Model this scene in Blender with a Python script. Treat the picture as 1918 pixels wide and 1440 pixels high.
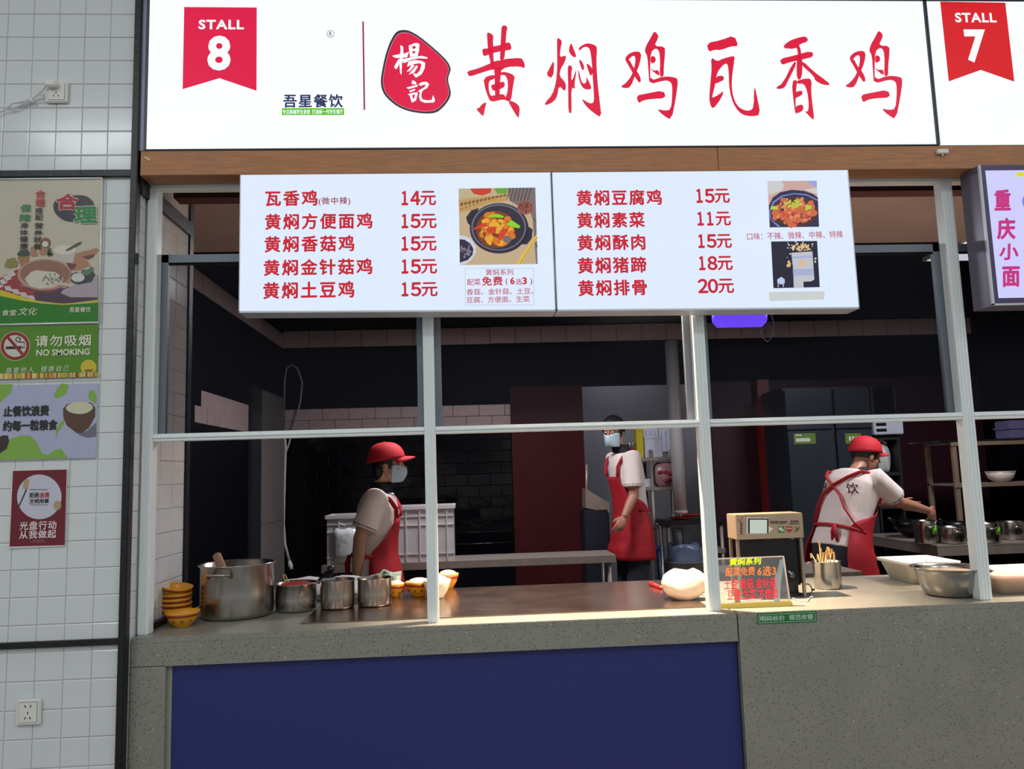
import bpy, bmesh, math, random
from mathutils import Vector, Matrix
random.seed(11)
for _o in list(bpy.data.objects):
    bpy.data.objects.remove(_o)
sc = bpy.context.scene
col = sc.collection

# ------------------------------------------------------------------ camera
W, H, FPX = 1918.0, 1440.0, 1450.0
PITCH, YAW, ROLL = 0.1144, 0.0578, -0.0306
CAM = Vector((0.0, -2.74, 1.45))
_F = Vector((math.sin(YAW) * math.cos(PITCH), math.cos(YAW) * math.cos(PITCH), math.sin(PITCH)))
_R = Vector((math.cos(YAW), -math.sin(YAW), 0.0))
_U = _R.cross(_F)
_R, _U = (_R * math.cos(ROLL) + _U * math.sin(ROLL), _R * -math.sin(ROLL) + _U * math.cos(ROLL))
cd = bpy.data.cameras.new('camera')
cd.sensor_fit = 'HORIZONTAL'
cd.sensor_width = 36.0
cd.lens = FPX / W * 36.0
cd.clip_start = 0.05
cam = bpy.data.objects.new('camera', cd)
col.objects.link(cam)
cam.matrix_world = Matrix(((_R.x, _U.x, -_F.x, CAM.x), (_R.y, _U.y, -_F.y, CAM.y), (_R.z, _U.z, -_F.z, CAM.z), (0, 0, 0, 1)))
sc.camera = cam

# ------------------------------------------------------------------ view and world
sc.view_settings.view_transform = 'Standard'
sc.view_settings.look = 'None'
sc.view_settings.exposure = 0.0
sc.view_settings.gamma = 1.0
sc.view_settings.use_curve_mapping = False
world = bpy.data.worlds.new('hall_ambience')
sc.world = world
world.use_nodes = True
world.node_tree.nodes['Background'].inputs[0].default_value = (0.93, 0.97, 1.0, 1)
world.node_tree.nodes['Background'].inputs[1].default_value = 0.46


def area(name, loc, size, sizey, power, color, rot=(0, 0, 0)):
    l = bpy.data.lights.new(name, 'AREA')
    l.shape = 'RECTANGLE'
    l.size, l.size_y, l.energy, l.color = size, sizey, power, color
    o = bpy.data.objects.new(name, l)
    o.location, o.rotation_euler = loc, rot
    col.objects.link(o)
    return o


# the dining hall's ceiling luminaires, in rows over the aisle
for _x in (-2.6, 0.4, 3.4):
    area('hall_ceiling_light', (_x, -3.3, 4.1), 1.2, 0.3, 27, (0.94, 0.98, 1.0))
    area('hall_ceiling_light', (_x, -6.0, 4.1), 1.2, 0.3, 27, (0.94, 0.98, 1.0))
# the stall's warm counter spotlights (their housings are built further down)
SPOTS = [(0.62, 0.26, 2.60), (2.75, 0.30, 2.60)]
for _p, _e in zip(SPOTS, (680, 660)):
    l = bpy.data.lights.new('counter_spot', 'SPOT')
    l.energy, l.color, l.spot_size, l.spot_blend, l.shadow_soft_size = _e, (1.0, 0.76, 0.55), math.radians(78), 0.75, 0.03
    o = bpy.data.objects.new('counter_spot', l)
    o.location = (_p[0], _p[1], _p[2] - 0.10)
    col.objects.link(o)
# kitchen ceiling panels: one real by the stove, two unseen ones added as fill
KPANELS = [(3.45, 2.0), (0.2, 2.4), (1.65, 5.05)]
for _p, _e in zip(KPANELS, (50, 52, 8)):
    area('kitchen_ceiling_panel', (_p[0], _p[1], 2.80), 0.55, 0.55, _e, (0.93, 0.93, 1.0))


# ------------------------------------------------------------------ pixel <-> place
def ray(px, py):
    return _F + _R * ((px - W / 2) / FPX) - _U * ((py - H / 2) / FPX)


def at(px, py, Y):
    d = ray(px, py)
    return CAM + d * ((Y - CAM.y) / d.y)


def atX(px, py, X):
    d = ray(px, py)
    return CAM + d * ((X - CAM.x) / d.x)


def atZ(px, py, Z):
    d = ray(px, py)
    return CAM + d * ((Z - CAM.z) / d.z)


# ------------------------------------------------------------------ materials
def lin(c):
    r = []
    for v in c[:3]:
        v = v / 255.0
        r.append(v / 12.92 if v <= 0.04045 else ((v + 0.055) / 1.055) ** 2.4)
    return (r[0], r[1], r[2], 1.0)


_mats = {}


def M(name, rgb, rough=0.5, metal=0.0, noise=0.12, scale=14.0, bump=0.0, emit=0.0, alpha=1.0, trans=0.0, spec=0.5, stretch=None, rnoise=0.0, sheen=0.0, sss=0.0):
    """One procedural material: noise-varied colour, optional bump, emission, transparency."""
    if name in _mats:
        return _mats[name]
    m = bpy.data.materials.new(name)
    m.use_nodes = True
    nt = m.node_tree
    b = nt.nodes['Principled BSDF']
    c = lin(rgb)
    b.inputs['Roughness'].default_value = rough
    b.inputs['Metallic'].default_value = metal
    b.inputs['Specular IOR Level'].default_value = spec
    tc = nt.nodes.new('ShaderNodeTexCoord')
    mp = nt.nodes.new('ShaderNodeMapping')
    nt.links.new(tc.outputs['Object'], mp.inputs[0])
    if stretch:
        mp.inputs['Scale'].default_value = stretch
    nz = nt.nodes.new('ShaderNodeTexNoise')
    nz.inputs['Scale'].default_value = scale
    nz.inputs['Detail'].default_value = 4.0
    nt.links.new(mp.outputs[0], nz.inputs['Vector'])
    mx = nt.nodes.new('ShaderNodeMix')
    mx.data_type = 'RGBA'
    lo = tuple(max(0.0, v * (1 - noise)) for v in c[:3]) + (1,)
    hi = tuple(min(1.0, v * (1 + noise)) for v in c[:3]) + (1,)
    mx.inputs[6].default_value = lo
    mx.inputs[7].default_value = hi
    nt.links.new(nz.outputs['Fac'], mx.inputs[0])
    nt.links.new(mx.outputs[2], b.inputs['Base Color'])
    if rnoise:
        mr = nt.nodes.new('ShaderNodeMapRange')
        mr.inputs[3].default_value = max(0.02, rough - rnoise)
        mr.inputs[4].default_value = rough + rnoise
        nt.links.new(nz.outputs['Fac'], mr.inputs[0])
        nt.links.new(mr.outputs[0], b.inputs['Roughness'])
    if bump:
        bp = nt.nodes.new('ShaderNodeBump')
        bp.inputs['Strength'].default_value = bump
        bp.inputs['Distance'].default_value = 0.01
        nt.links.new(nz.outputs['Fac'], bp.inputs['Height'])
        nt.links.new(bp.outputs[0], b.inputs['Normal'])
    if emit:
        b.inputs['Emission Color'].default_value = c
        b.inputs['Emission Strength'].default_value = emit
    if alpha < 1:
        b.inputs['Alpha'].default_value = alpha
    if trans:
        b.inputs['Transmission Weight'].default_value = trans
    if sss:
        b.inputs['Subsurface Weight'].default_value = sss
        b.inputs['Subsurface Radius'].default_value = (0.02, 0.015, 0.01)
    _mats[name] = m
    return m


def lit(name, rgb, strength=1.0):
    """Backlit print on a lightbox: it gives off its own colour."""
    if name in _mats:
        return _mats[name]
    m = bpy.data.materials.new(name)
    m.use_nodes = True
    nt = m.node_tree
    b = nt.nodes['Principled BSDF']
    c = lin(rgb)
    b.inputs['Base Color'].default_value = (c[0] * .04, c[1] * .04, c[2] * .04, 1)
    b.inputs['Specular IOR Level'].default_value = 0.2
    b.inputs['Roughness'].default_value = 0.35
    nz = nt.nodes.new('ShaderNodeTexNoise')
    nz.inputs['Scale'].default_value = 6.0
    mx = nt.nodes.new('ShaderNodeMix')
    mx.data_type = 'RGBA'
    mx.inputs[6].default_value = tuple(v * .96 for v in c[:3]) + (1,)
    mx.inputs[7].default_value = c
    nt.links.new(nz.outputs['Fac'], mx.inputs[0])
    nt.links.new(mx.outputs[2], b.inputs['Emission Color'])
    b.inputs['Emission Strength'].default_value = strength
    _mats[name] = m
    return m


# ------------------------------------------------------------------ objects
def wm(o):
    b = Matrix.LocRotScale(o.location, o.rotation_euler, o.scale)
    if o.parent:
        return wm(o.parent) @ o.matrix_parent_inverse @ b
    return b


def adopt(o, parent, world=True):
    o.parent = parent
    if world:
        o.matrix_parent_inverse = wm(parent).inverted()


def tag(o, label=None, cat=None, group=None, kind=None):
    if label:
        o['label'] = label
    if cat:
        o['category'] = cat
    if group:
        o['group'] = group
    if kind:
        o['kind'] = kind
    return o


def empty(name, loc=(0, 0, 0), rz=0.0, label=None, cat=None, group=None):
    o = bpy.data.objects.new(name, None)
    o.empty_display_size = 0.1
    o.location = loc
    o.rotation_euler = (0, 0, rz)
    col.objects.link(o)
    return tag(o, label, cat, group)


def copy_tree(o, parent=None):
    c = o.copy()
    col.objects.link(c)
    if parent:
        c.parent = parent
    for ch in list(o.children):
        copy_tree(ch, c)
    return c


def ellipse(cx, cy, rx, ry, n=24, a0=0.0):
    return [(cx + rx * math.cos(a0 + 2 * math.pi * i / n), cy + ry * math.sin(a0 + 2 * math.pi * i / n)) for i in range(n)]


class MB:
    def __init__(s):
        s.v, s.f, s.sm = [], [], []

    def add(s, vs, fs, smooth=False):
        b = len(s.v)
        s.v += [tuple(v) for v in vs]
        s.f += [tuple(b + i for i in f) for f in fs]
        s.sm += [smooth] * len(fs)
        return s

    def box(s, x0, y0, z0, x1, y1, z1, bev=0.0):
        if bev <= 0:
            vs = [(x, y, z) for z in (z0, z1) for y in (y0, y1) for x in (x0, x1)]
            return s.add(vs, [(0, 2, 3, 1), (4, 5, 7, 6), (0, 1, 5, 4), (2, 6, 7, 3), (0, 4, 6, 2), (1, 3, 7, 5)])
        bm = bmesh.new()
        bmesh.ops.create_cube(bm, size=1)
        for v in bm.verts:
            v.co = Vector(((x0 + x1) / 2 + v.co.x * (x1 - x0), (y0 + y1) / 2 + v.co.y * (y1 - y0), (z0 + z1) / 2 + v.co.z * (z1 - z0)))
        bmesh.ops.bevel(bm, geom=bm.edges[:], offset=bev, segments=2, affect='EDGES')
        bm.verts.index_update()
        s.add([v.co[:] for v in bm.verts], [[v.index for v in f.verts] for f in bm.faces])
        bm.free()
        return s

    def hexa(s, p):
        """8 corners: bottom 0-3 counter-clockwise, top 4-7."""
        return s.add(p, [(3, 2, 1, 0), (4, 5, 6, 7), (0, 1, 5, 4), (1, 2, 6, 5), (2, 3, 7, 6), (3, 0, 4, 7)])

    def lathe(s, prof, c=(0, 0, 0), seg=32, sx=1.0, sy=1.0, smooth=True, cap=True):
        n = len(prof)
        vs = []
        for i in range(seg):
            a = 2 * math.pi * i / seg
            for r, z in prof:
                vs.append((c[0] + sx * r * math.cos(a), c[1] + sy * r * math.sin(a), c[2] + z))
        fs = []
        for i in range(seg):
            j = (i + 1) % seg
            for k in range(n - 1):
                fs.append((i * n + k, j * n + k, j * n + k + 1, i * n + k + 1))
        s.add(vs, fs, smooth)
        b = len(s.v) - len(vs)
        if cap:
            if prof[0][0] > 1e-6:
                s.f.append(tuple(b + i * n for i in range(seg - 1, -1, -1)))
                s.sm.append(False)
            if prof[-1][0] > 1e-6:
                s.f.append(tuple(b + i * n + n - 1 for i in range(seg)))
                s.sm.append(False)
        return s

    def tube(s, path, rad, seg=10, smooth=True, flat=None):
        """flat=(a,b): elliptic section factors along the two frame axes."""
        path = [Vector(p) for p in path]
        n = len(path)
        if not isinstance(rad, (list, tuple)):
            rad = [rad] * n
        vs, up = [], None
        for i, p in enumerate(path):
            t = (path[min(i + 1, n - 1)] - path[max(i - 1, 0)]).normalized()
            if up is None:
                up = Vector((0, 0, 1)) if abs(t.z) < 0.9 else Vector((0, 1, 0))
            a = up.cross(t)
            if a.length < 1e-5:
                a = Vector((1, 0, 0))
            a.normalize()
            b = t.cross(a).normalized()
            up = b
            fa, fb = flat or (1, 1)
            for k in range(seg):
                an = 2 * math.pi * k / seg
                vs.append(p + a * (math.cos(an) * rad[i] * fa) + b * (math.sin(an) * rad[i] * fb))
        fs = []
        for i in range(n - 1):
            for k in range(seg):
                l = (k + 1) % seg
                fs.append((i * seg + k, i * seg + l, (i + 1) * seg + l, (i + 1) * seg + k))
        fs.append(tuple(range(seg - 1, -1, -1)))
        fs.append(tuple((n - 1) * seg + k for k in range(seg)))
        return s.add(vs, fs, smooth)

    def ellipsoid(s, c, r, rot=None, seg=18, rings=12):
        c = Vector(c)
        vs = []
        for i in range(rings + 1):
            th = math.pi * i / rings
            for k in range(seg):
                a = 2 * math.pi * k / seg
                v = Vector((r[0] * math.sin(th) * math.cos(a), r[1] * math.sin(th) * math.sin(a), r[2] * math.cos(th)))
                if rot:
                    v = rot @ v
                vs.append(c + v)
        fs = []
        for i in range(rings):
            for k in range(seg):
                l = (k + 1) % seg
                fs.append((i * seg + k, (i + 1) * seg + k, (i + 1) * seg + l, i * seg + l))
        return s.add(vs, fs, True)

    def loft(s, rings, cap=True, smooth=True):
        n = len(rings[0])
        vs = [p for r in rings for p in r]
        fs = []
        for i in range(len(rings) - 1):
            for k in range(n):
                l = (k + 1) % n
                fs.append((i * n + k, i * n + l, (i + 1) * n + l, (i + 1) * n + k))
        if cap:
            fs.append(tuple(range(n - 1, -1, -1)))
            fs.append(tuple((len(rings) - 1) * n + k for k in range(n)))
        return s.add(vs, fs, smooth)

    def sheet(s, grid, thick=None, smooth=True):
        """Open grid of points [row][col]; thick gives it a back side."""
        nr, nc = len(grid), len(grid[0])
        g = [[Vector(p) for p in r] for r in grid]
        vs = [p for r in g for p in r]
        fs = [(i * nc + k, i * nc + k + 1, (i + 1) * nc + k + 1, (i + 1) * nc + k) for i in range(nr - 1) for k in range(nc - 1)]
        if thick:
            b = len(vs)
            for i in range(nr):
                for k in range(nc):
                    du = g[i][min(k + 1, nc - 1)] - g[i][max(k - 1, 0)]
                    dv = g[min(i + 1, nr - 1)][k] - g[max(i - 1, 0)][k]
                    nrm = du.cross(dv)
                    if nrm.length > 1e-9:
                        nrm.normalize()
                    vs.append(g[i][k] + nrm * thick)
            fs += [tuple(b + q for q in reversed(f)) for f in fs[:]]
            for i in range(nr - 1):
                fs += [(i * nc, (i + 1) * nc, b + (i + 1) * nc, b + i * nc), (i * nc + nc - 1, b + i * nc + nc - 1, b + (i + 1) * nc + nc - 1, (i + 1) * nc + nc - 1)]
            for k in range(nc - 1):
                fs += [(k, b + k, b + k + 1, k + 1), ((nr - 1) * nc + k, (nr - 1) * nc + k + 1, b + (nr - 1) * nc + k + 1, b + (nr - 1) * nc + k)]
        return s.add(vs, fs, smooth)

    def ngon(s, pts):
        return s.add(pts, [tuple(range(len(pts)))])

    def mesh(s, name):
        me = bpy.data.meshes.new(name)
        me.from_pydata(s.v, [], s.f)
        me.polygons.foreach_set('use_smooth', s.sm)
        me.update()
        return me

    def build(s, name, mat, parent=None, world=True, fix=True):
        me = s.mesh(name)
        if fix:
            bm = bmesh.new()
            bm.from_mesh(me)
            bmesh.ops.recalc_face_normals(bm, faces=bm.faces[:])
            bm.to_mesh(me)
            bm.free()
        me.materials.append(mat)
        o = bpy.data.objects.new(name, me)
        col.objects.link(o)
        if parent:
            adopt(o, parent, world)
        return o


def structure(o):
    o['kind'] = 'structure'
    return o


def pxpoly(pts, Y):
    return [at(x, y, Y)[:] for x, y in pts]


def flat_print(name, polys, Y, mat, parent):
    """Flat printed shape(s): pixel outlines laid on the plane y = Y."""
    m = MB()
    for p in polys:
        q = pxpoly(p, Y)
        a = sum(q[i][0] * q[(i + 1) % len(q)][2] - q[(i + 1) % len(q)][0] * q[i][2] for i in range(len(q)))
        if a < 0:
            q.reverse()
        m.ngon(q)
    o = m.build(name, mat, parent, fix=False)
    if len(polys) > 1:
        o['kind'] = 'stuff'      # one flat print, its dabs too small to pick apart
    return o


_dg = bpy.context.evaluated_depsgraph_get
_tcache = {}


def text_geo(body, space, offset, shear=0.0):
    key = (body, space, offset, shear)
    if key in _tcache:
        return _tcache[key]
    c = bpy.data.curves.new('lettering', 'FONT')
    c.body = body
    c.space_character = space
    c.offset = offset
    c.shear = shear
    c.resolution_u = 3
    c.fill_mode = 'FRONT'
    o = bpy.data.objects.new('lettering', c)
    col.objects.link(o)
    me = bpy.data.meshes.new_from_object(o.evaluated_get(_dg()))
    vs = [v.co[:] for v in me.vertices]
    fs = [tuple(p.vertices) for p in me.polygons]
    bpy.data.objects.remove(o)
    bpy.data.meshes.remove(me)
    bpy.data.curves.remove(c)
    xs = [v[0] for v in vs]
    ys = [v[1] for v in vs]
    _tcache[key] = (vs, fs, (min(xs), min(ys), max(xs), max(ys)))
    return _tcache[key]


def lettering(body, box, Y, mat, parent, space=1.0, offset=0.012, shear=0.0, name='lettering', tilt=0.0):
    cjk = any(ord(ch) > 0x2e80 for ch in body)
    bold = offset * 1.35 if cjk else 0.0
    if cjk:
        offset = 0.0
    """Flat lettering fitted into a pixel box on the plane y = Y."""
    vs, fs, bb = text_geo(body, space, offset, shear)
    x0, y0, x1, y1 = box
    xm, ym = (x0 + x1) / 2, (y0 + y1) / 2
    c = at(xm, ym, Y)
    w = at(x1, ym, Y).x - at(x0, ym, Y).x
    h = at(xm, y0, Y).z - at(xm, y1, Y).z
    m = MB()
    pts = []
    ct, st = math.cos(tilt), math.sin(tilt)
    for v in vs:
        u = ((v[0] - bb[0]) / max(1e-6, bb[2] - bb[0]) - .5) * w
        t = ((v[1] - bb[1]) / max(1e-6, bb[3] - bb[1]) - .5) * h
        pts.append((c.x + u * ct - t * st, Y, c.z + u * st + t * ct))
    # heavier weights: the same glyphs laid down again a hair's breadth aside
    em = h * bold
    for i, (dx, dz) in enumerate(((0, 0), (em, 0), (-em, 0), (0, em), (0, -em), (em * .7, em * .7), (-em * .7, -em * .7)) if bold else ((0, 0),)):
        m.add([(p[0] + dx, p[1] - .00003 * i, p[2] + dz) for p in pts], fs)
    return m.build(name, mat, parent, fix=False)

# ================================================================== the setting
YP = -0.08           # face of the tiled pillar
XR = -1.127          # its return into the kitchen
ZC = 0.95            # counter top
YS = -0.10           # face of the lightboxes and the fascia
m_grout = M('grey_grout', (206, 207, 206), .9, noise=.2, scale=60)
m_tile = M('white_glazed_tile', (216, 219, 218), .16, noise=.03, scale=5, bump=.05, rnoise=.05)
m_blackmetal = M('black_painted_metal', (20, 19, 22), .38, noise=.4, scale=40, bump=.15)
m_alu = M('white_aluminium', (232, 238, 236), .38, metal=.0, noise=.06, scale=30, stretch=(1, 1, .1))
m_alu_dark = M('grey_aluminium', (112, 119, 128), .42, metal=.25, noise=.08, scale=30)
m_wood = M('brown_wood', (176, 120, 78), .5, noise=.4, scale=9, bump=.2, stretch=(1.2, 8, 14))
m_maroon = M('maroon_board', (64, 17, 21), .55, spec=.15, noise=.2, scale=5)
m_navy = M('navy_panel', (38, 44, 108), .42, noise=.10, scale=400, bump=.08)
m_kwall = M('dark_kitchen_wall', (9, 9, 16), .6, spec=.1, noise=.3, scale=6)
m_blacktile = M('glossy_black_tile', (9, 9, 13), .11, spec=.2, noise=.3, scale=8, bump=.22, rnoise=.06)
m_browntile = M('brown_stone_tile', (222, 194, 190), .45, noise=.28, scale=10, stretch=(1, 1, 4), bump=.1)
m_ceil = M('brown_ceiling_board', (196, 172, 164), .7, noise=.1, scale=4)
m_floor = M('grey_floor_tile', (120, 118, 114), .4, noise=.15, scale=6)
m_steel = M('brushed_stainless', (176, 172, 166), .24, metal=1.0, noise=.12, scale=26, stretch=(1, 1, .06), rnoise=.08)
m_steel_sheet = M('worn_steel_sheet', (148, 128, 116), .2, metal=.95, noise=.12, scale=9, rnoise=.05, bump=.02)
m_steel_dull = M('dull_steel', (150, 138, 128), .42, metal=.45, noise=.2, scale=20)
m_white_plastic = M('white_plastic', (226, 224, 216), .38, noise=.05, scale=10)
m_black_plastic = M('black_plastic', (16, 16, 18), .32, noise=.25, scale=18)
m_screen = M('dark_fly_screen', (17, 18, 27), .8, noise=.3, scale=300, alpha=.37, spec=.2)


def quartz():
    m = bpy.data.materials.new('speckled_grey_quartz')
    m.use_nodes = True
    nt = m.node_tree
    b = nt.nodes['Principled BSDF']
    b.inputs['Roughness'].default_value = .30
    tc = nt.nodes.new('ShaderNodeTexCoord')
    prev = lin((126, 125, 114))
    base = nt.nodes.new('ShaderNodeTexNoise')
    base.inputs['Scale'].default_value = 6
    nt.links.new(tc.outputs['Object'], base.inputs[0])
    mx = nt.nodes.new('ShaderNodeMix')
    mx.data_type = 'RGBA'
    mx.inputs[6].default_value = lin((132, 131, 121))
    mx.inputs[7].default_value = lin((148, 146, 134))
    nt.links.new(base.outputs['Fac'], mx.inputs[0])
    last = mx.outputs[2]
    for sc_, thr, dens, c in ((135, .25, .64, (66, 64, 59)), (220, .27, .5, (98, 96, 88)), (80, .13, .95, (238, 238, 228))):
        vo = nt.nodes.new('ShaderNodeTexVoronoi')
        vo.inputs['Scale'].default_value = sc_
        nt.links.new(tc.outputs['Object'], vo.inputs['Vector'])
        lt = nt.nodes.new('ShaderNodeMath')
        lt.operation = 'LESS_THAN'
        lt.inputs[1].default_value = thr
        nt.links.new(vo.outputs['Distance'], lt.inputs[0])
        sp = nt.nodes.new('ShaderNodeSeparateColor')
        nt.links.new(vo.outputs['Color'], sp.inputs[0])
        gt = nt.nodes.new('ShaderNodeMath')
        gt.operation = 'GREATER_THAN'
        gt.inputs[1].default_value = dens
        nt.links.new(sp.outputs[0], gt.inputs[0])
        mu = nt.nodes.new('ShaderNodeMath')
        mu.operation = 'MULTIPLY'
        nt.links.new(lt.outputs[0], mu.inputs[0])
        nt.links.new(gt.outputs[0], mu.inputs[1])
        mm = nt.nodes.new('ShaderNodeMix')
        mm.data_type = 'RGBA'
        nt.links.new(mu.outputs[0], mm.inputs[0])
        nt.links.new(last, mm.inputs[6])
        mm.inputs[7].default_value = lin(c)
        last = mm.outputs[2]
    nt.links.new(last, b.inputs['Base Color'])
    return m


m_quartz = quartz()

# ---- floors, ceiling, outer shell
structure(MB().box(-6, -9, -.06, 6, 5.9, 0).build('floor', m_floor))
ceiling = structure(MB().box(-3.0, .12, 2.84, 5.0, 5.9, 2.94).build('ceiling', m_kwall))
for _k in range(7):
    MB().box(-1.7 + .95 * _k + .002, .24, 2.832, -1.7 + .95 * (_k + 1) - .002, 1.9, 2.839).build('panel', m_ceil, ceiling)
wf = structure(MB().box(-1.15, -.005, 2.535, 5.0, .12, 3.6).build('wall_front', m_kwall))  # hidden behind the sign, put in to stop light leaking into the kitchen
structure(MB().box(-1.10, .17, 2.53, 4.9, .24, 2.84).build('trim_9', M('brown_red_board', (84, 46, 42), .6)))

# ---- tiled pillar on the left
wall_left = structure(MB().box(-2.6, YP + .006, 0, XR - .006, .42, 3.6).build('wall_left', m_grout))


def tile_mesh(w, h, d=.0036, inset=.0028):
    """Pillow tile facing -Y, origin at its centre on the wall plane."""
    m = MB()
    a, b = w / 2, h / 2
    m.add([(-a, 0, -b), (a, 0, -b), (a, 0, b), (-a, 0, b), (-a, -d * .6, -b), (a, -d * .6, -b), (a, -d * .6, b), (-a, -d * .6, b),
           (-a + inset, -d, -b + inset), (a - inset, -d, -b + inset), (a - inset, -d, b - inset), (-a + inset, -d, b - inset)],
          [(0, 1, 5, 4), (1, 2, 6, 5), (2, 3, 7, 6), (3, 0, 4, 7), (4, 5, 9, 8), (5, 6, 10, 9), (6, 7, 11, 10), (7, 4, 8, 11), (8, 9, 10, 11)])
    return m


_tm = {}


def tile(parent, x0, x1, z0, z1, y, mat, face='Y', gap=.0019, d=.0036, jit=.3):
    """One tile on a wall: face 'Y' looks to -Y, 'X' looks to +X (x0,x1 then run along Y)."""
    w, h = round(x1 - x0 - gap, 4), round(z1 - z0 - gap, 4)
    key = (w, h, mat.name, d)
    if key not in _tm:
        me = tile_mesh(w, h, d).mesh('tile')
        me.materials.append(mat)
        _tm[key] = me
    o = bpy.data.objects.new('tile', _tm[key])
    col.objects.link(o)
    j = math.radians(jit)
    if face == 'Y':
        o.location = ((x0 + x1) / 2, y, (z0 + z1) / 2)
        o.rotation_euler = (random.uniform(-j, j), 0, random.uniform(-j, j))
    else:
        o.location = (y, (x0 + x1) / 2, (z0 + z1) / 2)
        o.rotation_euler = (random.uniform(-j, j), 0, math.pi / 2 + random.uniform(-j, j))
    adopt(o, parent)
    return o


TX, TZ = .0885, .0882
cols = [(-1.148 - TX * (k + 1), -1.148 - TX * k) for k in range(6)]
rows = [(2.537 + .0, 2.595)] + [(2.595 + .0873 * k, 2.595 + .0873 * (k + 1)) for k in range(8)]
zz = 2.508
while zz > 1.0:
    rows.append((zz - TZ, zz))
    zz -= TZ
rows.append((.960, zz))
rows += [(.922, .939)]
zz = .922
for k in range(7):
    rows.append((zz - .0895, zz))
    zz -= .0895
for (a, b) in cols:
    for (c, d_) in rows:
        if d_ - c > .008:
            tile(wall_left, a, b, c, d_, YP + .006, m_tile)
# the return: a narrow column in front of the window and the inner face behind it
rr = [r for r in rows if r[0] < 2.5]
for (c, d_) in rr:
    if d_ - c > .008:
        tile(wall_left, -.062, -.006, c, d_, XR - .006, m_tile, 'X')
zz = 2.505
while zz > .97:
    for k in range(3):
        tile(wall_left, .052 + .122 * k, .052 + .122 * (k + 1), max(zz - TZ, .952), zz, XR - .006, m_tile, 'X')
    zz -= TZ

# black steel strips round the pillar
structure(MB().box(-1.148, YP - .014, 0, XR + .002, YP + .02, 3.6, .002).build('trim_1', m_blackmetal))
structure(MB().box(-2.6, YP - .012, 2.515, -1.149, YP + .005, 2.537).build('trim_2', m_blackmetal))
structure(MB().box(-2.6, YP - .012, .939, -1.149, YP + .005, .959).build('trim_3', m_blackmetal))
structure(MB().box(XR - .004, .42, 0, XR + .004, .46, 2.84).build('trim_4', m_blackmetal))
structure(MB().box(XR - .002, -.06, 2.46, XR + .01, .42, 2.515).build('trim_5', m_blackmetal))

# ---- wooden fascia above the window, two boards with a butt joint
fascia = structure(MB().box(-1.112, -.072, 2.516, 2.9, -.004, 2.598).build('trim_6', m_wood))
xj = at(1345, 300, YS).x
for a, b in ((-1.112, xj - .0008), (xj + .0008, 2.9)):
    MB().box(a, YS, 2.513, b, -.073, 2.600, .0015).build('board', m_wood, fascia)
MB().box(-1.112, -.099, 2.5125, 2.9, -.022, 2.5155).build('soffit_board', m_wood, fascia)
m_tape = M('cream_tape', (214, 196, 150), .7)
tp = at(276, 298, YS - .001)
tb = MB()
tb.hexa([(tp.x - .011, YS - .003, tp.z + .004), (tp.x + .009, YS - .003, tp.z - .008), (tp.x + .009, YS, tp.z - .008), (tp.x - .011, YS, tp.z + .004),
         (tp.x - .008, YS - .003, tp.z + .010), (tp.x + .012, YS - .003, tp.z - .001), (tp.x + .012, YS, tp.z - .001), (tp.x - .008, YS, tp.z + .010)])
tag(tb.build('tape_scrap', m_tape), 'small cream tape scrap on the left end of the wooden fascia', 'tape')

# ---- aluminium window
win = structure(empty('window_1', (0, 0, ZC)))
PW = [(-1.127, -1.090), (-.156, -.117), (.827, .868), (1.811, 1.856), (2.80, 2.845)]
for i, (a, b) in enumerate(PW):
    m = MB()
    m.box(a, 0, ZC, b, .045, 2.505, .002)
    for t in (.22, .5, .78):       # rolled grooves of the extrusion
        xx = a + (b - a) * t
        m.box(xx - .0022, -.0035, ZC, xx + .0022, .001, 2.505)
    p = m.build('post', m_alu, win)
MB().box(-1.127, .004, 2.505, 2.85, .05, 2.524).build('head_rail', m_alu, win)
for i in range(4):
    a, b = PW[i][1], PW[i + 1][0]
    MB().box(a, .002, 1.597, b, .043, 1.623, .002).build('transom', m_alu, win)
    MB().box(a, -.003, 1.6085, b, .004, 1.613).build('transom_bead', m_alu, win)
    # fly-screen sash behind the transom bars
    sash = MB()
    y0, y1 = .046, .066
    sash.box(a, y0, 2.243, b, y1, 2.272)
    sash.box(a, y0, 1.60, b, y1, 1.615)
    sash.box(a - .004, y0, 1.60, a + .024, y1, 2.272)
    sash.box(b - .024, y0, 1.60, b + .004, y1, 2.272)
    so = sash.build('sash_frame', m_alu_dark, win)
    MB().box(a + .006, y1 - .008, 2.238, b - .006, y1 + .004, 2.243).build('sash_seal', m_black_plastic, so)
    MB().box(a + .023, .055, 1.613, b - .023, .0565, 2.244).build('fly_screen', m_screen, so)

# ---- serving counter of the stall (grey quartz, navy front panel)
cnt = empty('serving_counter', (0, .3, 0), label='grey speckled quartz serving counter with navy blue front panel', cat='counter')
XJ = at(1387, 1250, -.05).x
MB().box(XR + .004, -.05, .93, XJ - .002, .80, ZC, .002).build('countertop', m_quartz, cnt)
MB().box(XR + .004, -.049, .856, XJ - .002, -.02, .932).build('apron', m_quartz, cnt)
xl = at(309, 1300, -.05).x
MB().box(XR + .004, -.049, 0, xl, -.02, .858).build('side_panel', m_quartz, cnt)
MB().box(xl, -.030, 0, xl + .014, -.012, .857).build('edge_strip', M('pale_edge_strip', (150, 148, 138), .4), cnt)
MB().box(xl + .010, -.026, 0, XJ - .002, -.008, .858).build('front_panel', m_navy, cnt)
MB().box(XR + .01, -.008, 0, XJ - .003, .79, .93).build('carcass', m_kwall, cnt)
cnt2 = empty('serving_counter', (1.9, .3, 0), label='plain grey speckled quartz counter block under the green sticker', cat='counter')
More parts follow.
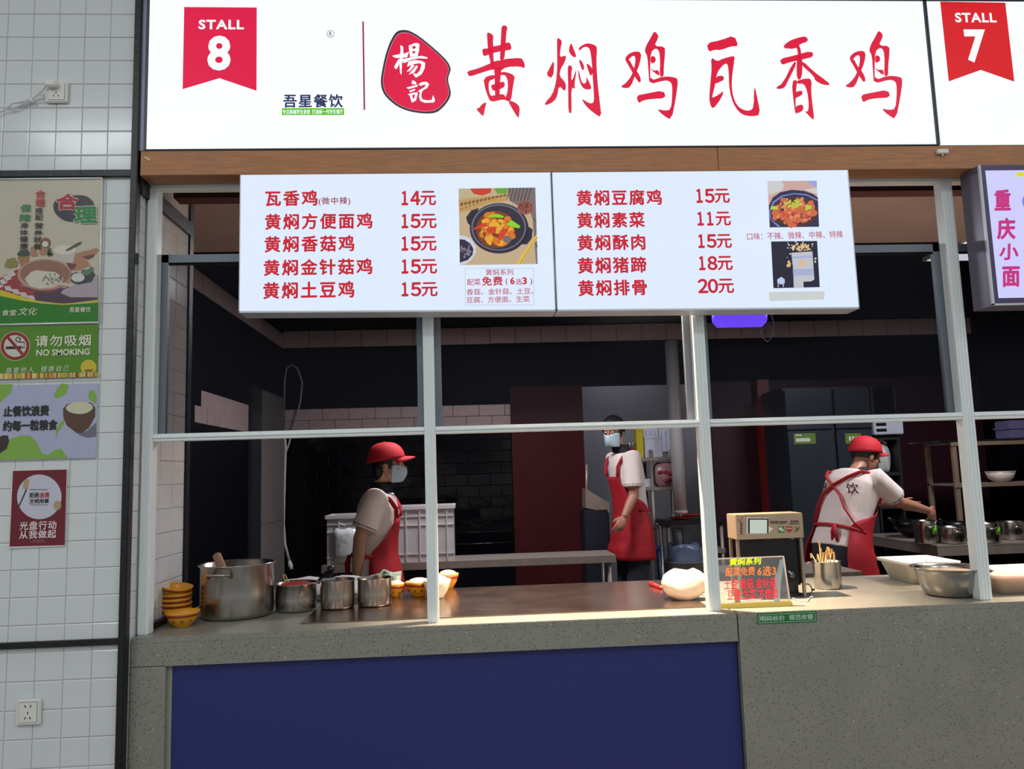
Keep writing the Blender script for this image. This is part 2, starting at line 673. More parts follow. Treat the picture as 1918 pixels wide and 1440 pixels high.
MB().box(XJ + .002, -.052, .93, 3.6, .70, ZC, .002).build('countertop', m_quartz, cnt2)
MB().box(XJ + .002, -.051, 0, 3.6, -.02, .932).build('front_panel', m_quartz, cnt2)
MB().box(XJ + .003, -.019, 0, XJ + .02, .69, .93).build('side_panel', m_quartz, cnt2)
MB().box(XJ + .02, -.018, 0, 3.6, .69, .93).build('carcass', m_kwall, cnt2)
# loose steel sheet let onto the counter top
q = [atZ(562, 1169, ZC), atZ(1312, 1141, ZC)]
plate = MB().box(q[0].x, q[0].y, ZC + .0005, XJ - .06, .785, ZC + .004, .001)
tag(plate.build('steel_sheet', m_steel_sheet), 'wide worn stainless sheet lying on the quartz counter top', 'metal sheet')

structure(MB().box(XR + .001, .05, ZC + .001, XR + .022, .43, ZC + .022).build('trim_11', m_blackmetal))

# ---- the kitchen shell
XLW, YBW = -1.70, 4.45
XM0, XM1 = at(960, 900, YBW).x, at(1095, 900, YBW).x
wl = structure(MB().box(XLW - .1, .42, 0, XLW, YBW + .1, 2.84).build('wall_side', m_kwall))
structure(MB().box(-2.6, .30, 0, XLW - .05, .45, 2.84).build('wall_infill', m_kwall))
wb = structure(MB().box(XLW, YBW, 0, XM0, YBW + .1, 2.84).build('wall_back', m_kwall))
structure(MB().box(XM0, YBW - .06, 0, XM1, YBW + .1, 2.25).build('wall_partition', m_maroon))
structure(MB().box(XM0, YBW - .02, 2.25, 5.0, YBW + .1, 2.84).build('wall_lintel', m_kwall))
XP1 = at(1335, 900, YBW).x
structure(MB().box(XP1, YBW - .06, 0, 5.0, YBW + .1, 2.25).build('wall_maroon', M('dark_maroon_wall', (46, 15, 26), .5, spec=.3, noise=.15, scale=4)))
structure(MB().box(XM1 - .3, 5.55, 0, XP1 + .3, 5.65, 2.84).build('wall_passage', M('grey_passage_wall', (120, 120, 128), .6, noise=.1, scale=4)))
structure(MB().box(XM1 - .12, YBW + .1, 0, XM1, 5.6, 2.84).build('wall_passage_left', M('slate_passage_wall', (54, 60, 72), .5, noise=.1, scale=4)))
structure(MB().box(XP1, YBW + .1, 0, XP1 + .1, 5.6, 2.84).build('wall_passage_right', M('pale_passage_wall', (120, 118, 124), .6, noise=.1, scale=4)))
structure(MB().box(4.9, .12, 0, 5.0, YBW + .1, 2.84).build('wall_right', m_kwall))
structure(MB().box(3.62, -.005, 0, 5.0, .12, 2.6).build('wall_front_right', m_kwall))
# glossy black subway tiles low on the back wall
z0 = .62
r = 0
while z0 < 1.86:
    x = XLW + (0 if r % 2 else -.105)
    while x < XM0:
        a, b = max(x, XLW), min(x + .21, XM0)
        if b - a > .03:
            tile(wb, a, b, z0, z0 + .1045, YBW, m_blacktile, gap=.004, jit=1.1)
        x += .21
    z0 += .1045
    r += 1
# brown stone tile bands: mid band and the frieze below the ceiling
for r, (z0, z1) in enumerate(((1.885, 1.99), (1.99, 2.095))):
    x = XLW - .12 * r
    while x < XM0:
        a, b = max(x, XLW), min(x + .24, XM0)
        if b - a > .03:
            tile(wb, a, b, z0, z1, YBW, m_browntile, gap=.004, jit=.6)
        x += .24
    y = 2.16 + .12 * r
    while y < 3.32:
        tile(wl, y, min(y + .24, 3.34), z0 - .06, z1 - .055, XLW, m_browntile, 'X', gap=.004, jit=.6)
        y += .24
x = XLW
while x < 4.85:
    tile(wb, x, x + .24, 2.665, 2.825, YBW - (.021 if x + .24 > XM0 else 0), m_browntile, gap=.004, jit=.8)
    x += .24
y = .6
while y < 4.4:
    tile(wl, y, y + .24, 2.665, 2.80, XLW, m_browntile, 'X', gap=.004, jit=.8)
    y += .24
# panelled pier on the left wall
m_pier_dark = M('dark_green_steel', (50, 56, 58), .4, metal=.3)
m_pier = M('grey_pier_render', (118, 112, 106), .6, noise=.15, scale=5)
pier = structure(MB().box(XLW, 3.36, 0, XLW + .02, 4.44, 2.2).build('door_1', m_pier_dark))
MB().box(XLW + .02, 3.36, 0, XLW + .028, 3.62, 2.19).build('panel', m_pier_dark, pier)
for z0, z1 in ((0, 1.10), (1.104, 2.19)):
    MB().box(XLW + .02, 3.64, z0, XLW + .03, 4.42, z1).build('panel', m_pier, pier)
# kitchen ceiling light panels (the last two added as fill), counter spotlights' housings
for i, (a, b) in enumerate(KPANELS):
    e = empty('ceiling_light', (a, b, 2.84), label=('square white ceiling light panel above the stove rack', 'unseen ceiling light panel added to brighten the middle of the kitchen', 'unseen ceiling light panel added to brighten the passage behind the kitchen')[i], cat='ceiling light', group='kitchen ceiling lights')
    MB().box(a - .3, b - .3, 2.815, a + .3, b + .3, 2.84).build('frame', m_white_plastic, e)
    MB().box(a - .28, b - .28, 2.811, a + .28, b + .28, 2.816).build('diffuser', lit('panel_diffuser', (240, 240, 255), 1.6), e)
for i, p in enumerate(SPOTS):
    e = empty('spotlight', (p[0], p[1], 2.84), label=('warm counter spotlight on the ceiling behind the right menu board', 'warm counter spotlight on the ceiling behind the noodle menu board')[i], cat='spotlight', group='counter spotlights')
    MB().tube([(p[0], p[1], 2.84), (p[0], p[1], p[2] + .05)], .008).build('stem', m_black_plastic, e)
    MB().lathe([(.028, .06), (.036, .05), (.046, -.05), (.042, -.05), (.03, .03), (.0, .03)], (p[0], p[1], p[2]), 20, cap=False).build('housing', m_black_plastic, e)
    MB().lathe([(0, .02), (.03, .02)], (p[0], p[1], p[2]), 16).build('bulb', lit('warm_bulb', (255, 214, 160), 6), e)

# ================================================================== lightboxes and signs
L_white = lit('lightbox_white', (240, 249, 255), 1.12)
L_menu = lit('menu_white', (222, 235, 255), 1.0)
L_lilac = lit('menu_lilac', (206, 206, 252), 1.0)
L_red = lit('sign_red', (222, 28, 72), 1.0)
L_red7 = lit('banner_red', (214, 28, 36), 1.0)
L_crim = lit('brush_crimson', (220, 26, 62), 1.0)
L_dark = lit('sign_charcoal', (58, 52, 62), 1.0)
L_navy = lit('sign_navy', (40, 50, 92), 1.0)
L_green = lit('sign_green', (98, 190, 20), 1.0)
L_text = lit('menu_red', (196, 32, 48), 1.0)
L_text2 = lit('menu_red_dark', (150, 40, 52), 1.0)
L_pink = lit('menu_pink', (186, 92, 112), 1.0)
L_mag = lit('noodle_magenta', (196, 52, 128), 1.0)
m_boxedge = M('lightbox_edge', (205, 210, 218), .4, metal=.2)
m_boxedge_d = M('lightbox_edge_dark', (70, 72, 80), .4, metal=.3)

YT = YS - .001
sign = empty('stall_sign', (.3, -.05, 2.60), label='long white backlit stall sign with red brush characters and STALL 8 banner', cat='sign')
XS0, XS1 = -1.103, 1.750
MB().box(XS0 + .004, YS + .004, 2.604, XS1, -.008, 3.172).build('box', m_boxedge, sign)
MB().box(XS0, YS - .003, 2.604, XS0 + .010, -.008, 3.172).build('edge_strip', m_boxedge_d, sign)
MB().box(XS1 - .006, YS - .003, 2.604, XS1, -.008, 3.172).build('edge_strip', m_boxedge_d, sign)
MB().box(XS0, YS - .002, 2.602, XS1, -.008, 2.606).build('edge_strip', m_boxedge_d, sign)
MB().box(XS0, YS - .003, 3.168, XS1, -.008, 3.18).build('edge_strip', m_boxedge_d, sign)
MB().box(XS0 + .010, YS, 2.606, XS1 - .006, YS + .005, 3.168).build('panel', L_white, sign)

sign7 = empty('stall_sign', (2.3, -.05, 2.60), label='white backlit sign with red STALL 7 banner at the right edge', cat='sign')
MB().box(XS1 + .006, YS + .004, 2.604, 2.95, -.008, 3.172).build('box', m_boxedge, sign7)
MB().box(XS1 + .002, YS - .003, 2.604, XS1 + .008, -.008, 3.172).build('edge_strip', m_boxedge_d, sign7)
MB().box(XS1 + .002, YS - .003, 3.168, 2.95, -.008, 3.18).build('edge_strip', m_boxedge_d, sign7)
MB().box(XS1 + .008, YS, 2.604, 2.95, YS + .005, 3.168).build('panel', L_white, sign7)
# the black wall strip left of the sign and the dark strip over it
structure(MB().box(XR + .002, YS + .02, 2.61, XS0 - .002, .0, 3.6).build('trim_7', M('pale_blue_trim', (170, 180, 205), .4)))
structure(MB().box(XS0, -.14, 3.182, 2.95, .0, 3.6).build('trim_8', m_blackmetal))

# STALL 8 banner
flat_print('banner', [[(345, 13), (481, 14), (480.5, 170), (411, 146.5), (342, 167)]], YT, L_red, sign)
lettering('STALL', (372, 37, 457, 55), YT - .001, L_white, sign, space=1.12, offset=.03)
lettering('8', (388.5, 66.5, 432, 132), YT - .001, L_white, sign, offset=.035)
# STALL 7 banner
flat_print('banner', [[(1761, 3), (1883, 5), (1900, 153), (1837, 131), (1777, 152.5)]], YT, L_red7, sign7)
lettering('STALL', (1789, 24, 1866, 42), YT - .001, L_white, sign7, space=1.12, offset=.03)
lettering('7', (1808, 55, 1848, 117), YT - .001, L_white, sign7, offset=.035)
# company name under the emblem's place
lettering('吾星餐饮', (531, 177, 642, 201), YT, L_navy, sign, space=1.12, offset=.02)
flat_print('name_strip', [[(528, 202.5), (644.5, 202.5), (644.5, 215.5), (528, 215.5)]], YT, L_green, sign)
lettering('专注高端学生食堂  打造新一代学生餐厅', (529.5, 205, 642.5, 213.5), YT - .001, L_white, sign, offset=.01)
_r = ellipse(619, 63.5, 7, 7, 28)
_i = ellipse(619, 63.5, 6.1, 6.1, 28)
m_ = MB()
ro, ri = pxpoly(_r, YT), pxpoly(_i, YT)
m_.add(ro + ri, [(k, 28 + k, 28 + (k + 1) % 28, (k + 1) % 28) for k in range(28)])
m_.build('mark_ring', L_navy, sign, fix=False)
lettering('R', (616.5, 59.5, 622, 67.5), YT, L_navy, sign, offset=.01)
flat_print('divider_line', [[(678.5, 40), (681.5, 40), (684, 206), (681, 206)]], YT, lit('divider_crimson', (150, 26, 84), 1.0), sign)

# red seal with the two white characters
S8 = lambda pts: [(700 + u * .125, 40 + v * .125) for u, v in pts]
blob = [(360, 140), (450, 125), (540, 140), (680, 220), (860, 365), (1000, 490), (1110, 600), (1155, 700), (1150, 750), (1118, 830), (1115, 900), (1150, 1020), (1158, 1100), (1120, 1190), (1040, 1290), (940, 1370), (800, 1385), (640, 1370), (500, 1340), (360, 1280), (240, 1190), (150, 1090), (110, 980), (105, 860), (125, 740), (160, 560), (220, 360), (300, 200)]


def smooth_poly(p, it=2):
    for _ in range(it):
        q = []
        for i in range(len(p)):
            a, b = p[i], p[(i + 1) % len(p)]
            q += [(a[0] * .75 + b[0] * .25, a[1] * .75 + b[1] * .25), (a[0] * .25 + b[0] * .75, a[1] * .25 + b[1] * .75)]
        p = q
    return p


def shrink(p, k):
    cx = sum(q[0] for q in p) / len(p)
    cy = sum(q[1] for q in p) / len(p)
    return [(cx + (q[0] - cx) * k, cy + (q[1] - cy) * k) for q in p]


blob = smooth_poly(blob, 1)
flat_print('seal_outline', [S8(blob)], YT, L_dark, sign)
flat_print('seal_rim', [S8(shrink(blob, .945))], YT - .0005, lit('seal_rim', (226, 140, 160), 1), sign)
flat_print('seal', [S8(shrink(blob, .932))], YT - .001, L_red, sign)
yang = [[(275, 515), (390, 490), (465, 480), (530, 455), (500, 540), (400, 545), (340, 550), (300, 535)],
        [(400, 355), (440, 380), (445, 470), (425, 600), (415, 805), (395, 770), (385, 650), (395, 500), (402, 420)],
        [(375, 560), (405, 590), (350, 705), (325, 715), (305, 680), (330, 635)],
        [(430, 560), (500, 575), (505, 605), (450, 625), (420, 595)],
        [(525, 360), (560, 350), (580, 380), (578, 500), (545, 520), (530, 440)],
        [(555, 352), (610, 325), (660, 325), (685, 345), (680, 430), (655, 530), (610, 530), (628, 430), (628, 368), (590, 372)],
        [(575, 415), (632, 405), (632, 440), (580, 450)],
        [(545, 482), (645, 478), (640, 520), (540, 540)],
        [(450, 560), (600, 535), (720, 515), (805, 540), (800, 560), (680, 553), (560, 575), (460, 620)],
        [(520, 600), (620, 578), (720, 592), (770, 620), (765, 700), (720, 790), (640, 842), (610, 825), (590, 775), (640, 790), (690, 740), (715, 650), (690, 625), (600, 640), (500, 680)],
        [(575, 645), (612, 660), (548, 742), (492, 757), (540, 700)], [(640, 655), (662, 680), (602, 772), (522, 797), (590, 720)],
        [(575, 885), (605, 888), (640, 920), (635, 945), (568, 938)], [(488, 992), (580, 968), (660, 946), (656, 978), (520, 1014)],
        [(530, 1040), (622, 1008), (615, 1038), (545, 1062)], [(510, 1090), (600, 1068), (660, 1062), (652, 1088), (538, 1112)],
        [(538, 1108), (575, 1108), (602, 1205), (570, 1216)], [(620, 1092), (660, 1080), (632, 1188), (600, 1190)], [(575, 1160), (638, 1152), (632, 1190), (580, 1202)],
        [(670, 942), (720, 910), (790, 905), (832, 940), (800, 1000), (740, 1030), (722, 1060), (712, 1120), (730, 1168), (800, 1183), (868, 1178), (890, 1105), (920, 1180), (900, 1216), (760, 1220), (700, 1192), (678, 1130), (690, 1060), (660, 1042), (740, 1000), (785, 960), (760, 947), (700, 968)]]
flat_print('brush_lettering', [S8(p) for p in yang], YT - .002, L_white, sign)

# the large brush characters, stroke by stroke
A_ = lambda pts: [(860 + u * .13889, 30 + v * .13889) for u, v in pts]
B_ = lambda pts: [(960 + u * .25026, v * .25026) for u, v in pts]
C_ = lambda pts: [(1438 + u * .25026, v * .25026) for u, v in pts]
huang = [A_(p) for p in [
    [(375, 225), (405, 222), (465, 262), (455, 330), (462, 410), (460, 500), (465, 600), (480, 720), (425, 720), (422, 620), (400, 530), (385, 420), (378, 300)],
    [(570, 150), (595, 125), (635, 130), (652, 155), (635, 230), (628, 360), (622, 470), (608, 590), (548, 600), (555, 480), (558, 390), (566, 250)],
    [(310, 440), (385, 438), (460, 410), (560, 390), (640, 358), (690, 357), (712, 455), (620, 465), (470, 495), (400, 520), (335, 545), (318, 510)],
    [(103, 745), (260, 705), (415, 640), (470, 610), (560, 595), (640, 575), (830, 563), (860, 590), (885, 650), (884, 710), (830, 680), (640, 685), (560, 740), (470, 715), (330, 755), (140, 820), (120, 790)],
    [(470, 700), (575, 700), (560, 800), (552, 900), (548, 1000), (548, 1090), (485, 1090), (480, 950), (478, 800)],
    [(325, 830), (480, 785), (485, 845), (420, 865), (398, 900), (400, 1000), (425, 1080), (485, 1065), (600, 1048), (625, 1095), (700, 1140), (660, 1155), (600, 1120), (425, 1165), (385, 1080), (350, 980)],
    [(555, 758), (630, 752), (755, 800), (735, 900), (720, 1000), (700, 1145), (650, 1130), (625, 1095), (650, 1030), (658, 930), (650, 850), (620, 795), (555, 800)],
    [(428, 930), (490, 915), (550, 890), (612, 885), (618, 950), (560, 985), (490, 1005), (455, 1005), (435, 970)],
    [(372, 1155), (345, 1260), (330, 1345), (310, 1345), (240, 1270), (240, 1240), (270, 1240), (310, 1185)],
    [(660, 1150), (700, 1140), (780, 1180), (820, 1230), (805, 1370), (790, 1370), (720, 1260)]]]
men = [A_(p) for p in [
    [(1318, 295), (1345, 300), (1390, 335), (1365, 450), (1358, 560), (1430, 528), (1445, 560), (1415, 640), (1365, 720), (1355, 810), (1420, 880), (1445, 930), (1430, 1025), (1345, 935), (1325, 1080), (1280, 1150), (1200, 1195), (1152, 1200), (1165, 1160), (1255, 1060), (1300, 920), (1320, 760), (1322, 560)],
    [(1285, 580), (1270, 845), (1170, 800), (1225, 690)],
    [(1513, 360), (1550, 460), (1580, 530), (1560, 570), (1495, 510), (1478, 470), (1490, 400)],
    [(1465, 655), (1530, 680), (1515, 760), (1512, 860), (1530, 860), (1578, 720), (1580, 760), (1555, 920), (1565, 990), (1512, 955), (1518, 1300), (1505, 1310), (1472, 1300), (1470, 1000), (1465, 800)],
    [(1605, 700), (1630, 800), (1650, 890), (1690, 915), (1720, 880), (1708, 800), (1780, 940), (1780, 990), (1690, 990), (1640, 930), (1608, 820)],
    [(1610, 575), (1660, 615), (1690, 690), (1672, 745), (1640, 690)], [(1712, 625), (1790, 690), (1805, 770), (1770, 815), (1735, 720)]]]
men.append(B_([(493, 360), (530, 332), (570, 322), (625, 340), (633, 365), (627, 450), (635, 600), (650, 740), (668, 885), (600, 840), (545, 790), (513, 733), (575, 775), (610, 768), (608, 690), (600, 580), (592, 450), (580, 370), (560, 350), (530, 352), (500, 383)]))
ji = [B_(p) for p in [
    [(838, 440), (870, 400), (925, 382), (965, 395), (955, 470), (925, 545), (885, 650), (850, 662), (805, 650), (850, 620), (895, 560), (918, 480), (920, 425), (900, 415), (860, 455)],
    [(838, 440), (872, 440), (905, 505), (945, 550), (964, 600), (950, 625), (915, 575), (868, 490)],
    [(1060, 230), (1092, 262), (1088, 290), (1060, 345), (1140, 348), (1142, 400), (1132, 500), (1132, 575), (1100, 575), (1105, 460), (1098, 380), (1070, 360), (1035, 390), (1030, 510), (1032, 605), (1130, 570), (1220, 578), (1240, 600), (1225, 720), (1190, 900), (1130, 865), (1078, 815), (1140, 828), (1185, 820), (1195, 720), (1195, 640), (1180, 610), (1140, 600), (1025, 632), (1018, 550), (1010, 420), (988, 385), (1000, 340), (1035, 280)],
    [(1035, 415), (1070, 425), (1072, 460), (1050, 475), (1033, 470)], [(1030, 510), (1060, 530), (1092, 522), (1102, 565), (1085, 562), (1040, 525)],
    [(925, 715), (1000, 700), (1130, 675), (1150, 735), (1040, 740), (975, 752), (943, 775)]]]
wa = [B_(p) for p in [
    [(1452, 322), (1560, 300), (1660, 263), (1692, 348), (1640, 345), (1560, 375), (1510, 372), (1468, 390)],
    [(1485, 425), (1530, 460), (1570, 440), (1660, 415), (1662, 440), (1645, 560), (1640, 640), (1650, 720), (1680, 790), (1730, 825), (1780, 828), (1805, 800), (1808, 630), (1830, 720), (1857, 860), (1790, 872), (1720, 860), (1670, 810), (1635, 730), (1620, 640), (1618, 540), (1610, 480), (1590, 475), (1545, 520), (1525, 570), (1520, 620), (1500, 700), (1492, 735), (1540, 710), (1585, 675), (1560, 740), (1498, 822), (1475, 770), (1472, 720), (1482, 600), (1490, 520)],
    [(1522, 570), (1580, 565), (1582, 600), (1560, 608), (1512, 632)]]]
xiang = [C_(p) for p in [
    [(105, 360), (150, 310), (230, 280), (290, 270), (305, 310), (240, 330), (205, 368)],
    [(88, 440), (200, 415), (330, 378), (345, 425), (260, 445), (150, 470), (105, 488)],
    [(205, 335), (240, 330), (262, 470), (255, 590), (218, 600), (215, 470), (228, 390)],
    [(190, 465), (222, 465), (150, 610), (125, 660), (75, 668), (60, 655), (115, 620)],
    [(255, 450), (350, 540), (420, 590), (475, 635), (420, 638), (355, 605), (345, 570), (250, 485)],
    [(178, 610), (222, 592), (212, 680), (207, 790), (217, 850), (208, 855), (195, 780)],
    [(210, 605), (300, 583), (330, 600), (325, 680), (335, 780), (350, 900), (325, 885), (270, 825), (300, 840), (308, 780), (295, 680), (270, 625), (222, 628)],
    [(200, 690), (255, 675), (262, 700), (250, 715), (200, 740)], [(203, 795), (265, 778), (268, 828), (208, 854)]]]
ji2 = [[(x + 420.4 + (x - 1200) * .0, y - 1.2) for x, y in p] for p in ji]
for ch in (huang, men, ji, wa, xiang, ji2):
    flat_print('brush_character', [smooth_poly(p, 1) for p in ch], YT, L_crim, sign)

# white junction clip hanging below the joint of the two signs
cp_ = at(1765, 284, YS - .008)
clip = empty('sign_clip', (cp_.x, YS - .008, cp_.z), label='small white plastic clip below the joint of the two signs', cat='clip')
MB().box(cp_.x - .021, YS - .015, cp_.z - .008, cp_.x + .021, YS - .001, cp_.z + .008, .002).build('body', m_white_plastic, clip)
MB().tube([(cp_.x, YS - .008, cp_.z - .008), (cp_.x, YS - .008, cp_.z - .016)], .003).build('pin', m_white_plastic, clip)

# ---- menu boards
YM = YS
YMT = YM - .001


def lightbox(label, tl, bl, tr, br, mat, back=-.008, rim=.006):
    P = [at(*tl, YM), at(*bl, YM), at(*tr, YM), at(*br, YM)]
    x0, x1 = (P[0].x + P[1].x) / 2, (P[2].x + P[3].x) / 2
    e = empty('menu_board', ((x0 + x1) / 2, -.05, P[1].z), label=label, cat='menu board', group='backlit menu boards')
    zt, zl, zr = min(P[0].z, 2.5105), P[1].z, P[3].z
    MB().hexa([(x0, YM + .004, zl), (x1, YM + .004, zr), (x1, back, zr), (x0, back, zl), (x0, YM + .004, zt), (x1, YM + .004, zt), (x1, back, zt), (x0, back, zt)]).build('box', m_boxedge, e)
    m = MB()
    m.hexa([(x0, YM - .002, zl), (x1, YM - .002, zr), (x1, YM + .004, zr), (x0, YM + .004, zl), (x0, YM - .002, zl + rim), (x1, YM - .002, zr + rim), (x1, YM + .004, zr + rim), (x0, YM + .004, zl + rim)])
    m.box(x0, YM - .002, zl + .001, x0 + rim * .5, YM + .004, zt)
    m.box(x1 - rim * .5, YM - .002, zr + .001, x1, YM + .004, zt)
    m.build('rim', m_boxedge, e)
    MB().hexa([(x0 + .003, YM, zl + rim), (x1 - .003, YM, zr + rim), (x1 - .003, YM + .004, zr + rim), (x0 + .003, YM + .004, zl + rim), (x0 + .003, YM, zt), (x1 - .003, YM, zt), (x1 - .003, YM + .004, zt), (x0 + .003, YM + .004, zt)]).build('panel', mat, e)
    return e


board1 = lightbox('left white backlit menu board with one large stew pot photo', (450, 325), (447, 586), (1033.5, 323), (1039, 583), L_menu)
board2 = lightbox('right white backlit menu board with two small food photos', (1035.5, 323), (1041, 583), (1590, 320), (1608, 578), L_menu)


def price_tag(e, price, pbox):
    x0, y0, x1, y1 = pbox
    w_ = x1 - x0
    for d_, a, b in ((price[0], 0, .26), (price[1], .285, .545)):
        k = chr(ord(d_) + 0xFEE0)
        if d_ == '1':
            a, b = a + .03, b - .07
        lettering(k, (x0 + a * w_, y0 + .5, x0 + b * w_, y1 - .5), YMT, L_text, e, offset=.034)
    lettering(price[2], (x0 + .57 * w_, y0, x1, y1), YMT, L_text, e, offset=.02)


def menu_line(e, body, box, price, pbox, sp=1.2):
    lettering(body, box, YMT, L_text, e, space=sp, offset=.023)
    price_tag(e, price, pbox)


lettering('瓦香鸡', (497.5, 357, 594, 385), YMT, L_text, board1, space=1.2, offset=.024)
lettering('(微中辣)', (597, 369, 656, 385), YMT, L_text2, board1, space=1.15, offset=.008)
price_tag(board1, '14元', (751, 358, 816, 384))
menu_line(board1, '黄焖方便面鸡', (497.5, 400, 697, 428.5), '15元', (751, 401, 817, 427))
menu_line(board1, '黄焖香菇鸡', (496.5, 442, 663, 471), '15元', (751, 443, 817, 469))
menu_line(board1, '黄焖金针菇鸡', (495, 485.5, 697, 514.5), '15元', (751, 486, 818, 512))
menu_line(board1, '黄焖土豆鸡', (494, 528, 663, 558), '15元', (751, 529, 819, 554.5))
menu_line(board2, '黄焖豆腐鸡', (1081, 356, 1239, 384), '15元', (1303, 354, 1366, 379.5), 1.15)
menu_line(board2, '黄焖素菜', (1082, 398, 1207, 426), '11元', (1305, 397, 1368, 422), 1.15)
menu_line(board2, '黄焖酥肉', (1082.5, 440, 1208, 468), '15元', (1306.5, 439, 1370, 464), 1.15)
menu_line(board2, '黄焖猪蹄', (1083, 482, 1210, 511), '18元', (1308, 480, 1371.5, 505.5), 1.15)
menu_line(board2, '黄焖排骨', (1084, 524.5, 1211, 553), '20元', (1308, 522.5, 1374, 548.5), 1.15)
# small print on board 1
lettering('黄焖系列', (910, 504, 961, 515.5), YMT, L_pink, board1, offset=.01, space=1.05)
lettering('配菜', (875, 522, 900, 534), YMT, L_pink, board1, offset=.01)
lettering('免费', (903, 518, 941, 534.5), YMT, L_text, board1, offset=.02, space=1.1)
lettering('(', (947, 521, 951, 534), YMT, L_text2, board1)
lettering('6', (955.5, 519, 964, 532.5), YMT, L_text, board1, offset=.03)
lettering('选', (966, 522, 977, 533), YMT, L_pink, board1)
lettering('3', (978, 519, 987, 532.5), YMT, L_text, board1, offset=.03)
lettering(')', (993, 521, 997, 534), YMT, L_text2, board1)
lettering('香菇、金针菇、土豆、', (874, 540, 999, 551.5), YMT, L_pink, board1, offset=.008)
lettering('豆腐、方便面、生菜', (874, 555, 992, 566.5), YMT, L_pink, board1, offset=.008)
L_line = lit('print_line', (176, 190, 200), 1)
flat_print('print_frame', [[(871, 502.5), (1000, 502), (1000, 502.8), (871, 503.3)], [(871, 571), (1000, 570.5), (1000, 571.3), (871, 571.8)], [(871, 502.5), (871.8, 502.5), (871.8, 571.5), (871, 571.5)], [(999, 502.5), (999.8, 502.5), (1000, 571), (999.2, 571)]], YMT, L_line, board1)
lettering('口味：不辣、微辣、中辣、特辣', (1399.5, 434, 1579, 447.5), YMT, L_pink, board2, offset=.006, tilt=.012)

# food photographs: flat printed shapes
G = lambda pts: [(850 + u * .16320, 345 + v * .16320) for u, v in pts]


def blobs(n, region, size, seed, sx=1.3):
    rnd = random.Random(seed)
    out = []
    cx, cy, rx, ry = region
    for _ in range(n):
        a, r = rnd.uniform(0, 6.283), math.sqrt(rnd.random())
        x, y = cx + rx * r * math.cos(a), cy + ry * r * math.sin(a)
        s = size * rnd.uniform(.6, 1.3)
        t = rnd.uniform(0, 3.14)
        k = rnd.uniform(1.0, sx)
        out.append([(x + s * k * math.cos(b) * math.cos(t) - s * math.sin(b) * math.sin(t), y + s * k * math.cos(b) * math.sin(t) + s * math.sin(b) * math.cos(t)) for b in [i * 6.283 / 9 for i in range(9)]])
    return out


def pic(e, f, items):
    y = YMT
    for i, (nm, rgb, polys) in enumerate(items):
        flat_print('photo_print', [f(p) for p in polys], y - .00025 * i, lit('print_' + nm, rgb, .95), e)


